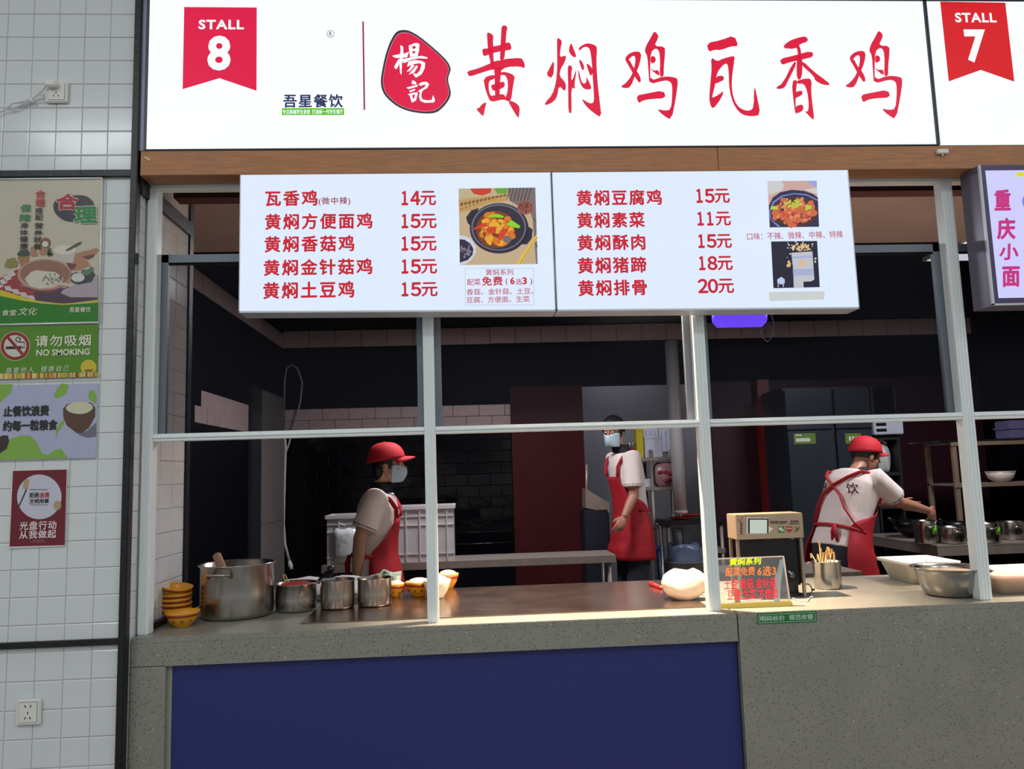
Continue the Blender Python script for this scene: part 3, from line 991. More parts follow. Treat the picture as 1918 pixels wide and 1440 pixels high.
quad = [(55, 50), (935, 38), (962, 915), (70, 928)]
pic(board1, G, [
    ('burlap', (196, 172, 138), [quad]),
    ('slatgrey', (122, 108, 106), [[(615, 43), (935, 38), (962, 915), (945, 915), (905, 400), (880, 330), (640, 190)]]),
    ('slatdark', (74, 66, 70), [[(640 + 40 * k, 43), (652 + 40 * k, 43), (632 + 40 * k - 20, 190), (620 + 40 * k - 20, 190)] for k in range(7)] + [[(905, 380), (945, 430), (950, 450), (905, 395)], [(925, 620), (960, 700), (960, 730), (925, 650)]]),
    ('basket', (190, 152, 92), [[(55, 180), (250, 150), (610, 120), (612, 190), (400, 215), (200, 300), (60, 320)]]),
    ('basketdark', (128, 92, 46), [[(70 + 45 * k, 225 - 9 * k), (100 + 45 * k, 205 - 9 * k), (112 + 45 * k, 235 - 10 * k), (82 + 45 * k, 255 - 10 * k)] for k in range(12)] + [[(75 + 45 * k, 290 - 16 * k), (100 + 45 * k, 272 - 16 * k), (108 + 45 * k, 288 - 16 * k)] for k in range(5)]),
    ('tomato', (196, 60, 36), [[(185, 50), (430, 46), (425, 95), (330, 130), (230, 110)]]),
    ('lettuce', (104, 160, 52), [[(460, 46), (612, 44), (612, 108), (500, 110)]]),
    ('straw', (186, 176, 140), [[(57, 52), (190, 50), (210, 110), (160, 150), (57, 165)]]),
    ('potblack', (44, 40, 56), [ellipse(520, 505, 338, 290, 40), [(140, 380), (200, 300), (290, 270), (200, 480), (160, 450)], [(850, 480), (905, 520), (895, 620), (840, 690), (780, 690)]]),
    ('potrim', (104, 106, 128), [ellipse(515, 495, 315, 268, 40)]),
    ('potinner', (50, 44, 58), [ellipse(515, 497, 297, 252, 40)]),
    ('sauce', (122, 62, 30), [ellipse(480, 520, 225, 215, 30)]),
    ('orange', (214, 120, 36), blobs(34, (480, 520, 190, 185), 34, 3, 1.8)),
    ('amber', (232, 170, 52), blobs(22, (480, 530, 190, 180), 24, 5, 2.0)),
    ('redpepper', (208, 62, 36), [[(220, 510), (330, 450), (385, 440), (370, 480), (230, 525)], [(370, 510), (430, 485), (490, 500), (480, 560), (390, 560)], [(510, 590), (560, 520), (635, 490), (620, 540), (550, 640), (515, 640)], [(505, 660), (530, 640), (525, 680), (505, 690)]]),
    ('greenpepper', (140, 208, 40), [[(380, 375), (430, 348), (510, 340), (580, 370), (560, 385), (440, 380)], [(600, 460), (660, 410), (765, 480), (750, 505), (690, 495)]]),
    ('mushroom', (122, 104, 116), [ellipse(610, 632, 48, 42, 16)]),
    ('seeds', (150, 84, 72), [ellipse(818, 270, 90, 78, 24)]),
    ('seedspots', (104, 52, 46), blobs(40, (818, 265, 78, 64), 8, 8)),
    ('whitebowl', (206, 208, 220), [[(64, 585), (120, 590), (200, 630), (255, 710), (250, 790), (200, 870), (140, 915), (70, 928)]]),
    ('sauceblack', (52, 44, 62), [[(66, 630), (120, 635), (190, 680), (225, 740), (215, 810), (160, 870), (68, 900)]]),
    ('saucegloss', (126, 120, 140), blobs(16, (135, 760, 62, 90), 13, 9, 2.6)),
    ('chopstick', (222, 186, 92), [[(950, 575), (962, 625), (780, 915), (740, 920), (710, 905)]]),
    ('chopgap', (140, 112, 60), [[(955, 600), (957, 607), (765, 912), (758, 912)]])])
Hh = lambda pts: [(1390 + u * .16667, 330 + v * .16667) for u, v in pts]
pic(board2, Hh, [
    ('tablepink', (206, 168, 160), [[(285, 55), (838, 50), (865, 568), (310, 575)]]),
    ('ricewhite', (206, 206, 206), [[(285, 55), (440, 54), (475, 100), (450, 160), (400, 180), (300, 215)], [(700, 150), (842, 130), (848, 205), (790, 185)]]),
    ('bluecorner', (150, 168, 232), [[(710, 51), (838, 50), (840, 115), (790, 100)]]),
    ('potblue', (52, 48, 78), [[(300, 330), (345, 240), (430, 180), (560, 152), (700, 165), (800, 200), (852, 240), (865, 568), (310, 575)]]),
    ('potglint', (122, 134, 196), [[(300, 400), (345, 285), (450, 215), (580, 190), (720, 200), (852, 262), (853, 280), (720, 215), (580, 202), (460, 228), (360, 300), (315, 400), (330, 490), (430, 560), (400, 568), (320, 490)]]),
    ('stewdark', (82, 48, 46), [ellipse(590, 400, 262, 168, 36)]),
    ('chicken', (206, 110, 70), blobs(46, (590, 390, 235, 150), 32, 12, 1.8)),
    ('chickenlight', (226, 142, 96), blobs(30, (590, 385, 230, 145), 17, 13, 1.8)),
    ('stewred', (204, 66, 78), blobs(16, (590, 390, 230, 150), 15, 14, 2)),
    ('scallion', (186, 206, 76), blobs(30, (570, 310, 95, 45), 12, 15, 1.6) + blobs(5, (740, 350, 40, 40), 16, 16) + blobs(4, (365, 360, 25, 20), 16, 17)),
])
pic(board2, Hh, [
    ('cupblack', (40, 38, 58), [[(325, 733), (843, 727), (873, 1246), (352, 1258)]]),
    ('cupbody', (196, 198, 206), [[(552, 860), (790, 845), (812, 1160), (780, 1180), (690, 1185), (690, 1250), (580, 1250), (575, 1050)]]),
    ('cupband', (170, 178, 214), [[(570, 1040), (800, 1040), (806, 1110), (575, 1120)], [(560, 900), (795, 890), (796, 915), (561, 925)]]),
    ('cupmark', (226, 186, 160), [[(635, 945), (710, 940), (712, 1000), (640, 1010)]]),
    ('popcorn', (226, 186, 130), blobs(40, (660, 800, 105, 40), 10, 21) + blobs(6, (520, 990, 24, 30), 14, 22)),
    ('popwhite', (236, 226, 206), blobs(26, (660, 790, 150, 60), 7, 23) + blobs(6, (520, 830, 40, 90), 6, 24) + blobs(5, (830, 930, 14, 50), 7, 25)),
    ('mark', (190, 206, 240), [[(395, 1160), (440, 1130), (480, 1160), (478, 1205), (440, 1215), (398, 1205)], [(400, 1215), (412, 1215), (410, 1245), (402, 1245)], [(455, 1210), (468, 1210), (468, 1245), (460, 1245)]]),
    ('patch', (206, 212, 210), [[(300, 1300), (930, 1293), (920, 1385), (310, 1402)]])])

# ---- the noodle stall's menu board at the right edge
YN = -.135
pf = at(1834, 328, YN)
nb = empty('menu_board', (pf.x + .4, -.06, 2.02), label='lilac backlit noodle menu board in a grey metal frame at the right edge', cat='menu board', group='backlit menu boards')
zb_ = at(1857, 572, YN).z
m_nframe = M('grey_board_frame', (112, 108, 122), .4, metal=.4)
MB().box(pf.x, YN + .006, zb_, pf.x + .95, -.030, 2.510).build('box', m_nframe, nb)
m = MB()
m.box(pf.x, YN - .004, zb_, pf.x + .95, YN + .006, zb_ + .006)
m.box(pf.x, YN - .004, zb_ + .001, pf.x + .006, YN + .006, 2.510)
m.build('rim', m_boxedge, nb)
m = MB()
m.box(pf.x + .006, YN - .001, zb_ + .006, pf.x + .024, YN + .006, 2.510)
m.box(pf.x + .024, YN - .001, zb_ + .006, pf.x + .95, YN + .006, zb_ + .026)
m.box(pf.x + .024, YN - .001, 2.490, pf.x + .95, YN + .006, 2.510)
m.build('inner_frame', M('purple_grey_frame', (82, 72, 104), .4, metal=.3), nb)
MB().box(pf.x + .024, YN, zb_ + .026, pf.x + .95, YN + .005, 2.490).build('panel', L_lilac, nb)
for ch, b in (('重', (1862, 356, 1893, 393)), ('庆', (1867, 409, 1902, 447)), ('小', (1872, 457, 1906, 486)), ('面', (1878, 500, 1911, 536))):
    lettering(ch, b, YN - .001, L_mag, nb, offset=.03, shear=.12)
flat_print('yellow_strip', [[(1904, 323), (1960, 322), (1960, 330), (1904, 330.5)]], YN - .001, lit('strip_yellow', (224, 214, 30), 1), nb)
flat_print('blue_dot', [ellipse(1926, 377, 11.5, 14, 24)], YN - .001, lit('dot_blue', (130, 130, 226), 1), nb)

# ================================================================== posters and sockets on the pillar
YW = YP - .0012


def poster(label, corners, mat, th=.0035, cat='poster', frame=None):
    P = [at(x, y, YW) for x, y in corners]
    c = sum(P, Vector()) / 4
    e = empty('poster', (c.x, YW, min(p.z for p in P)), label=label, cat=cat)
    pts = [(p.x, YW - th, p.z) for p in P]
    MB().hexa([(P[3].x, YW - th, P[3].z), (P[2].x, YW - th, P[2].z), (P[2].x, YW, P[2].z), (P[3].x, YW, P[3].z), (P[0].x, YW - th, P[0].z), (P[1].x, YW - th, P[1].z), (P[1].x, YW, P[1].z), (P[0].x, YW, P[0].z)]).build('sheet', mat, e)
    return e, YW - th


def matte(n, c):
    return M('poster_' + n, c, .32, noise=.06, scale=20)


def prints(e, y, items, f=lambda p: p):
    for i, (nm, rgb, polys) in enumerate(items):
        flat_print('print', [f(p) for p in polys], y - .0004 - .00011 * i, matte(nm, rgb), e)


# nutrition poster in a clear-edged frame
p1, y1 = poster('beige canteen poster with bowl of flour and green foot on the tiled pillar', [(-22, 336), (192, 334), (186, 604), (-26, 609)], matte('beige', (196, 188, 166)))
P1 = lambda p: [(u * .13193, 430 + v * .13193) for u, v in p]
P0 = lambda p: [(u * .10428, 330 + v * .10428) for u, v in p]
prints(p1, y1, [
    ('board_wood', (176, 128, 96), [[(930, 470), (1060, 340), (1370, 262), (1415, 290), (1360, 350), (1180, 370), (1290, 510), (1120, 580), (1010, 580)]]),
    ('board_shadow', (112, 70, 62), [[(1170, 380), (1350, 345), (1330, 390), (1250, 430)], [(930, 470), (1090, 490), (1060, 550), (1010, 570)]]),
    ('jar', (196, 186, 176), [[(760, 250), (1080, 260), (1040, 470), (900, 470), (800, 430)]]),
    ('jar_top', (216, 208, 192), [ellipse(920, 285, 160, 68, 28)]),
    ('scoop', (96, 82, 66), [[(930, 290), (1100, 185), (1165, 165), (1150, 205), (1000, 290), (940, 310)]]),
    ('basket_brown', (132, 88, 66), [ellipse(650, 190, 70, 76, 24)]),
    ('egg_white', (214, 208, 196), [ellipse(640, 205, 46, 42, 18)]),
    ('egg_brown', (176, 126, 98), [ellipse(612, 315, 58, 55, 20), [(430, 250), (490, 230), (545, 380), (440, 380)]]),
    ('leaves', (104, 112, 84), blobs(9, (700, 320, 50, 55), 22, 31, 2)),
    ('pot_rust', (164, 116, 76), [[(245, 390), (420, 375), (400, 470), (300, 520)]]),
    ('pot_green', (66, 82, 70), [[(240, 345), (290, 285), (390, 280), (430, 335), (410, 375), (260, 380)]]),
    ('olive', (142, 132, 74), [[(60, 520), (100, 420), (200, 395), (265, 470), (240, 530), (120, 550)]]),
    ('cloth_red', (156, 60, 62), [[(-170, 700), (0, 690), (250, 560), (290, 800), (480, 880), (500, 1000), (0, 850), (-170, 800)]]),
    ('cloth_check', (206, 192, 188), [[(100 - k * 60, 620 + k * 55), (180 - k * 60, 580 + k * 55), (230 - k * 60, 640 + k * 55), (140 - k * 60, 680 + k * 55)] for k in range(4)] + [[(60 + k * 110, 800 + k * 45), (140 + k * 110, 800 + k * 45), (190 + k * 110, 880 + k * 45), (80 + k * 110, 860 + k * 45)] for k in range(4)]),
    ('shade_plum', (84, 62, 76), [[(480, 880), (900, 830), (1380, 700), (1385, 990), (900, 1050), (500, 1000)]]),
    ('cloth_lilac', (172, 158, 164), [[(900, 850), (1100, 760), (1390, 640), (1385, 960), (1000, 960), (860, 900)]]),
    ('bowl_rim', (184, 138, 122), [ellipse(632, 640, 388, 222, 40)]),
    ('bowl_inside', (150, 106, 88), [ellipse(640, 628, 352, 192, 40)]),
    ('bowl_under', (128, 74, 76), [[(250, 700), (330, 800), (500, 855), (700, 870), (880, 820), (860, 850), (700, 900), (520, 880), (330, 830)]]),
    ('flour', (206, 200, 182), [[(350, 700), (440, 600), (520, 575), (640, 590), (780, 600), (900, 690), (880, 760), (760, 820), (560, 840), (420, 800)]]),
    ('flour_shade', (142, 134, 122), blobs(26, (730, 700, 140, 80), 13, 32, 2.2)),
    ('spoon', (206, 182, 166), [[(720, 785), (840, 745), (960, 760), (1050, 790), (1030, 815), (950, 805), (860, 785), (740, 800)]]),
    ('small_bowl', (62, 70, 66), [[(1000, 640), (1080, 600), (1160, 640), (1160, 570), (1300, 560), (1350, 640), (1300, 740), (1110, 780), (1010, 740)]]),
    ('small_rice', (206, 206, 200), [ellipse(1105, 680, 95, 62, 22)]),
    ('gourd', (98, 122, 102), [[(1150, 590), (1260, 560), (1290, 520), (1330, 540), (1310, 600), (1240, 650), (1170, 640)]]),
    ('foot_yellow', (206, 188, 40), [[(-200, 800), (0, 850), (300, 950), (600, 1030), (900, 1050), (1200, 1030), (1388, 1000), (1386, 1070), (-200, 1070)]]),
    ('foot_green', (42, 122, 30), [[(-200, 880), (0, 940), (300, 1005), (600, 1050), (900, 1068), (1200, 1050), (1388, 1035), (1386, 1316), (-210, 1350)]]),
], P1)
yt = y1 - .0042
prints(p1, y1 - .002, [('ink', (52, 52, 60), [smooth_poly([(960, 470), (1060, 380), (1360, 335), (1540, 345), (1660, 430), (1700, 540), (1680, 700), (1500, 800), (1300, 820), (1130, 790), (1000, 680), (955, 580)], 2)])], P0)
lettering('合', (107, 364, 145, 392), yt, matte('white_edge', (226, 214, 206)), p1, offset=.075)
lettering('合', (107, 364, 145, 392), yt - .0004, matte('deep_red', (164, 30, 40)), p1, offset=.045)
lettering('理', (140, 388, 180, 416), yt, matte('white_edge', (226, 214, 206)), p1, offset=.075)
lettering('理', (140, 388, 180, 416), yt - .0004, matte('deep_green', (28, 128, 58)), p1, offset=.045)
m_r, m_g, m_k = matte('red_ink', (186, 46, 46)), matte('green_ink', (50, 134, 72)), matte('black_ink', (42, 40, 38))
for ch, b, mm in (('合', (66, 356, 85, 370), m_r), ('理', (66, 373, 84, 386), m_r), ('搭', (66, 389, 80, 400), m_k), ('配', (66, 402, 80, 412), m_k), ('营', (65, 417, 80, 428), m_k), ('养', (64, 431, 79, 441), m_k), ('就', (63, 443, 78, 454), m_k), ('餐', (63, 456, 78, 467), m_k),
                  ('保', (38, 383, 58, 397), m_g), ('障', (37, 401, 57, 415), m_g), ('身', (38, 417, 53, 427), m_k), ('体', (37, 430, 52, 440), m_k), ('健', (37, 442, 52, 453), m_k), ('康', (37, 455, 52, 466), m_k)):
    lettering(ch, b, yt, mm, p1, offset=.016)
m_pw = matte('cream_ink', (222, 222, 196))
lettering('食堂', (4, 580, 31, 591), yt, m_pw, p1, offset=.008, shear=.1)
lettering('文化', (34, 576, 70, 590), yt, m_pw, p1, offset=.006, shear=.25)
lettering('吾星餐饮', (130, 575, 170, 584.5), yt, m_pw, p1, offset=.012)
m_frame = M('clear_frame', (226, 228, 226), .15, metal=.2)
fr = MB()
c_ = [at(x, y, y1) for x, y in ((-22, 336), (192, 334), (186, 604), (-26, 609))]
for a, b in ((0, 1), (1, 2), (2, 3)):
    fr.tube([(c_[a].x, y1 - .002, c_[a].z), (c_[b].x, y1 - .002, c_[b].z)], .0035, 6)
fr.build('frame', m_frame, p1)

# no smoking sign
p2, y2 = poster('green NO SMOKING sign below the beige poster', [(-24, 612), (184.5, 608), (183, 705), (-26, 711)], matte('lime', (84, 138, 26)), cat='sign')
prints(p2, y2, [('sign_pale', (210, 200, 176), [ellipse(28.3, 648, 28, 27.5, 40)]), ('ban_red', (146, 40, 38), [ellipse(28.3, 648, 27, 26.5, 40)]), ('ban_pale', (206, 200, 186), [ellipse(28.3, 648, 21, 20.5, 36)]),
                ('cigarette', (30, 28, 26), [[(11, 649), (40, 648), (40, 653.5), (11, 654)], [(41.5, 648), (43.5, 648), (43.5, 653), (41.5, 653)], [(45, 648), (46.2, 648), (46.2, 653), (45, 653)]] +
                 [[(29, 634), (33, 630), (38, 632), (39, 636), (37, 639.5), (46, 640), (46, 647), (44.8, 647), (44.6, 641.6), (33, 641.5), (37, 637), (36, 633), (33, 632), (30, 636), (34, 640), (32, 641), (28.5, 637)]]),
                ('ban_bar', (146, 40, 38), [[(13, 634), (17, 630), (44, 661), (40, 665)]]),
                ('gold_disc', (206, 186, 48), [ellipse(166, 688, 15, 14.5, 32)]),
                ('disc_ink', (66, 62, 30), [[(158, 692.5), (174, 692), (174, 694), (158, 694.5)], [(159, 695.5), (173, 695), (173, 696.3), (159, 696.8)]])])
_rnd = random.Random(4)
st = {}
x = -24.0
while x < 182:
    w_ = _rnd.uniform(1.2, 3.2)
    st.setdefault(_rnd.choice(['s_rust', 's_gold', 's_cream', 's_lime']), []).append([(x, 699.5 - x * .014), (x + w_, 699.5 - x * .014), (x + w_, 710 - x * .027), (x, 710 - x * .027)])
    x += w_
prints(p2, y2 - .002, [(k, {'s_rust': (160, 64, 40), 's_gold': (206, 160, 52), 's_cream': (216, 202, 140), 's_lime': (160, 176, 60)}[k], v) for k, v in sorted(st.items())])
lettering('请勿吸烟', (67, 627.5, 170, 648), y2 - .002, m_pw, p2, space=1.15, offset=.016)
lettering('NO SMOKING', (68, 653.5, 168.5, 665.5), y2 - .002, m_pw, p2, offset=.03)
lettering('尊重他人  健康自己', (11, 686, 129, 697), y2 - .002, m_pw, p2, space=1.3, offset=0.0, shear=.15, tilt=.02)

# save food poster
p3, y3 = poster('pale lilac poster with bowl of rice and black writing on the pillar', [(-24, 723), (184, 718), (180, 857), (-28, 863)], matte('lilac', (176, 178, 204)), th=.0015)
P3 = lambda p: [(u * .20833, 580 + v * .20833) for u, v in p]
prints(p3, y3, [('leaf', (132, 176, 72), [[(-60, 672), (112, 668), (100, 740), (0, 835), (-60, 850)], [(480, 785), (510, 710), (555, 662), (605, 670), (618, 690), (590, 760), (520, 795)], [(800, 720), (845, 725), (872, 790), (860, 850), (795, 800)], [(500, 1165), (505, 1080), (545, 1010), (580, 985), (575, 1030), (520, 1100)],
                          [(-60, 1290), (20, 1250), (85, 1165), (180, 1130), (270, 1130), (330, 1190), (375, 1290), (430, 1305), (490, 1260), (550, 1250), (600, 1320), (605, 1335), (-60, 1352)]]),
                ('bowl_shadow', (112, 112, 126), [[(665, 1090), (780, 1090), (866, 1010), (864, 1140), (790, 1152), (720, 1130)]]),
                ('coconut', (92, 66, 52), [[(566, 890), (600, 850), (700, 825), (820, 835), (856, 880), (855, 960), (800, 1060), (740, 1105), (690, 1108), (600, 1040), (570, 970)]]),
                ('rice_grain', (206, 202, 172), [smooth_poly([(580, 885), (630, 840), (720, 822), (810, 838), (845, 880), (800, 920), (740, 940), (640, 930)], 1)]),
                ('dark_lump', (60, 48, 44), [[(-60, 1180), (20, 1130), (70, 1130), (82, 1180), (60, 1250), (0, 1290), (-60, 1330)]])], P3)
lettering('止餐饮浪费', (7, 760, 91, 779), y3 - .002, m_k, p3, offset=.03)
lettering('约每一粒粮食', (6, 787, 107, 806), y3 - .002, m_k, p3, offset=.03)

# red clean-plate poster
p4, y4 = poster('dark red poster with a white plate below the other posters', [(22, 880), (127, 877), (122, 1023), (17, 1027)], matte('paper_white', (222, 214, 214)), th=.0012)
P4 = lambda p: [(u * .20833, 860 + v * .20833) for u, v in p]
prints(p4, y4, [('wine', (112, 26, 38), [[(116, 105), (600, 92), (582, 772), (86, 785)]]),
                ('plate_pale', (200, 200, 212), [ellipse(353, 338, 200, 201, 44)]),
                ('fork_dark', (44, 48, 66), [[(232, 268), (245, 272), (170, 440), (158, 436)]]),
                ('fork_gold', (176, 156, 116), [[(205, 265), (215, 190), (240, 175), (265, 190), (250, 270)], ellipse(515, 415, 36, 42, 18)])], P4)
prints(p4, y4 - .001, [('tiny_dark', (70, 70, 84), [[(56 + 3.1 * k, 916.2), (58.2 + 3.1 * k, 916.1), (58.2 + 3.1 * k, 917.6), (56 + 3.1 * k, 917.7)] for k in range(11)] + [[(57 + 3.1 * k, 944.8), (59 + 3.1 * k, 944.7), (59 + 3.1 * k, 946), (57 + 3.1 * k, 946.1)] for k in range(11)]), ('tiny_pale', (180, 130, 130), [[(62 + 3 * k, 1011.4), (64 + 3 * k, 1011.3), (64 + 3 * k, 1012.8), (62 + 3 * k, 1012.9)] for k in range(7)] + [[(57 + 3 * k, 1014.6), (59 + 3 * k, 1014.5), (59 + 3 * k, 1015.7), (57 + 3 * k, 1015.8)] for k in range(10)])])
m_p4 = matte('poster_pink_white', (226, 206, 206))
lettering('拒绝', (55, 922, 73, 932), y4 - .002, m_k, p4, offset=.014)
lettering('浪费', (74, 922, 92, 932), y4 - .002, m_r, p4, offset=.014)
lettering('文明用餐', (55, 934, 91.5, 942.5), y4 - .002, m_k, p4, offset=.014)
lettering('光盘行动', (37, 976, 105.5, 991.5), y4 - .002, m_p4, p4, space=1.12, offset=.02)
lettering('从我做起', (36.5, 993, 105, 1008), y4 - .002, m_p4, p4, space=1.12, offset=.02)


def socket(label, x0, y0, x1, y1):
    a, b = at(x0, (y0 + y1) / 2, YP), at(x1, (y0 + y1) / 2, YP)
    t, u = at((x0 + x1) / 2, y0, YP), at((x0 + x1) / 2, y1, YP)
    cx, cz, w, h = (a.x + b.x) / 2, (t.z + u.z) / 2, b.x - a.x, t.z - u.z
    e = empty('wall_socket', (cx, YP, cz), label=label, cat='socket', group='wall sockets')
    MB().box(cx - w / 2, YP - .011, cz - h / 2, cx + w / 2, YP - .001, cz + h / 2, .003).build('plate', m_white_plastic, e)
    MB().box(cx - w * .38, YP - .0125, cz - h * .4, cx + w * .38, YP - .0105, cz + h * .4, .001).build('insert', m_white_plastic, e)
    return e, cx, cz, w, h


e, cx, cz, w, h = socket('white wall socket with five pin holes below the black strip', 33, 1308, 79, 1356)
s_ = MB()
for dx, dz, a in ((-.11, .24, .5), (.11, .24, -.5), (0, -.02, 0), (-.10, -.22, -.5), (.10, -.22, .5)):
    ca, sa = math.cos(a), math.sin(a)
    hw, hh = .0014, .0038
    c = [(cx + dx * w + u * ca - v * sa, cz + dz * h + u * sa + v * ca) for u, v in ((-hw, -hh), (hw, -hh), (hw, hh), (-hw, hh))]
    s_.hexa([(c[0][0], YP - .0132, c[0][1]), (c[1][0], YP - .0132, c[1][1]), (c[1][0], YP - .0124, c[1][1]), (c[0][0], YP - .0124, c[0][1]), (c[3][0], YP - .0132, c[3][1]), (c[2][0], YP - .0132, c[2][1]), (c[2][0], YP - .0124, c[2][1]), (c[3][0], YP - .0124, c[3][1])])
s_.build('pin_holes', m_black_plastic, e)
e, cx, cz, w, h = socket('white wall socket with a plugged-in cable near the top of the pillar', 88, 155, 129.5, 194)
s_ = MB()
for dx, dz in ((0, -.05), (-.1, -.2), (.1, -.2)):
    s_.box(cx + dx * w - .0014, YP - .0132, cz + dz * h - .0035, cx + dx * w + .0014, YP - .0124, cz + dz * h + .0035)
s_.build('pin_holes', m_black_plastic, e)
pl = empty('power_cable', (cx, YP - .02, cz), label='thin white cable coiled in a bundle and plugged into the upper socket', cat='cable')
MB().box(cx - w * .36, YP - .036, cz + h * .12, cx + w * .12, YP - .0135, cz + h * .42, .004).build('plug', m_white_plastic, pl)
Kc = lambda u, v: at(u * .0972, 120 + v * .0972, YP - .012)
cb = MB()
m_cable = M('pale_cable', (196, 196, 200), .45)
for o_ in (0, .006):
    cb.tube([Kc(930, 450) + Vector((0, -.012, 0)), Kc(780, 550), Kc(640, 650), Kc(560, 720), Kc(400, 800), Kc(220, 880 - o_ * 4000), Kc(170, 830), Kc(230, 760), Kc(400, 730 + o_ * 3000), Kc(560, 690), Kc(700, 690), Kc(850, 680), Kc(850, 600), Kc(740, 590), Kc(600, 680), Kc(420, 770), Kc(300, 850), Kc(120, 880), Kc(-60, 950), Kc(-400, 1050)], .0022 - o_ * .05, 6)
cb.build('cord', m_cable, pl)
MB().tube([Kc(560, 650), Kc(640, 740)], .006, 8).build('tie', m_white_plastic, pl)

# green price sticker on the quartz front
sp = [(1418, 1149), (1529, 1143.5), (1530, 1164.5), (1419, 1169)]
P = [at(x, y, -.053) for x, y in sp]
stk = empty('price_sticker', (P[0].x, -.0525, P[3].z), label='narrow green sticker with white writing on the quartz counter front', cat='sticker')
flat_print('sheet', [sp], -.0528, M('sticker_green', (18, 112, 48), .4), stk)
MB().hexa([(P[3].x, -.0526, P[3].z), (P[2].x, -.0526, P[2].z), (P[2].x, -.0512, P[2].z), (P[3].x, -.0512, P[3].z), (P[0].x, -.0526, P[0].z), (P[1].x, -.0526, P[1].z), (P[1].x, -.0512, P[1].z), (P[0].x, -.0512, P[0].z)]).build('backing', M('sticker_green', (18, 112, 48)), stk)
m_sw = M('sticker_white', (206, 226, 206), .5)
flat_print('border_line', [[(1421, 1151.5), (1526.5, 1146.3), (1526.5, 1147), (1421, 1152.2)], [(1421.5, 1166.2), (1527.5, 1161.8), (1527.5, 1162.5), (1421.5, 1166.9)], [(1421, 1151.5), (1421.8, 1151.5), (1422.3, 1166.5), (1421.5, 1166.5)], [(1525.8, 1146.5), (1526.6, 1146.5), (1527.5, 1162), (1526.7, 1162)]], -.0533, m_sw, stk)
lettering('明码标价', (1424, 1153, 1470, 1163), -.0533, m_sw, stk, offset=.01)
lettering('规范收银', (1478, 1150.5, 1523, 1160.5), -.0533, m_sw, stk, offset=.01)

# ================================================================== things on the counter
m_bowl = M('yellow_melamine', (226, 158, 34), .3, noise=.06, scale=8)
m_bowl_red = M('bowl_red_print', (150, 52, 22), .4)
m_bowl_motif = M('bowl_motif', (120, 56, 26), .4)
m_rice = M('boiled_rice', (240, 236, 216), .6, noise=.1, scale=120, bump=.8)
m_whiteware = M('white_ware', (226, 230, 206), .25)
m_redfood = M('red_chilli_sauce', (166, 52, 44), .35, noise=.4, scale=40, bump=.6)
m_stick = M('bamboo', (206, 166, 104), .6, noise=.2, scale=30)
m_spoonwood = M('old_wood_handle', (150, 112, 84), .7, noise=.35, scale=20, stretch=(1, 1, .2))
m_paper = M('white_paper', (212, 206, 202), .7, noise=.05, scale=8)


def make_bowl(name, label, r, h, group, mat=m_bowl, motif=True, fill=None, band=True):
    """Footed rice bowl, base at the local origin."""
    e = empty(name, (0, 0, 0), label=label, cat='bowl', group=group)
    prof = [(0, .004), (r * .42, .004), (r * .46, 0), (r * .5, 0), (r * .5, h * .10), (r * .58, h * .16), (r * .8, h * .45), (r * .92, h * .78), (r, h), (r * .985, h * 1.01), (r * .9, h * .8), (r * .75, h * .45), (r * .45, h * .2), (0, h * .16)]
    MB().lathe(prof, seg=30, cap=False).build('body', mat, e, world=False)
    if band:
        MB().lathe([(r * .905, h * .70), (r * .934, h * .70), (r * .962, h * .86), (r * .93, h * .86)], seg=30, cap=False).build('band', m_bowl_red, e, world=False)
    if motif:
        for k in range(10):
            a = 2 * math.pi * k / 10
            c = Vector((math.cos(a), math.sin(a), 0)) * (r * .80) + Vector((0, 0, h * .43))
            MB().ellipsoid(c, (r * .045, r * .105, h * .10), Matrix.Rotation(a, 3, 'Z') @ Matrix.Rotation(-.5, 3, 'Y'), 8, 6).build('flower_motif', m_bowl_motif, e, world=False)
    if fill:
        g = MB()
        g.lathe([(r * .9, h * .80), (r * .86, h * .98), (r * .6, h * 1.16), (r * .3, h * 1.24), (0, h * 1.25)], seg=22, cap=False)
        g.build('rice', fill, e, world=False)
    return e


def onc(px, py, z=ZC):
    p = atZ(px, py, z)
    return p


# stack of bowls at the tile wall
b0 = onc(320, 1163)
STK = ['lowest yellow bowl of the stack beside the tile wall', 'second lowest yellow bowl in the stack beside the tile wall', 'middle yellow bowl of the stack beside the tile wall', 'second highest yellow bowl in the stack beside the tile wall', 'topmost tilted yellow bowl on the stack beside the tile wall']
for i in range(5):
    b = make_bowl('rice_bowl', STK[i], .056, .046, 'yellow bowls by the tile wall', motif=(i < 2))
    b.location = (b0.x + .012 + .002 * (i % 2), b0.y + .012, ZC + .001 + .0172 * i)
    b.rotation_euler = (0, 0, .3 * i)
    if i == 4:
        b.location.z += .010
        b.rotation_euler = (.12, .10, .4)
fb = make_bowl('rice_bowl', 'single yellow bowl standing in front of the bowl stack', .059, .052, 'yellow bowls by the tile wall')
p = onc(333, 1176)
fb.location = (p.x + .005, p.y + .03, ZC + .001)


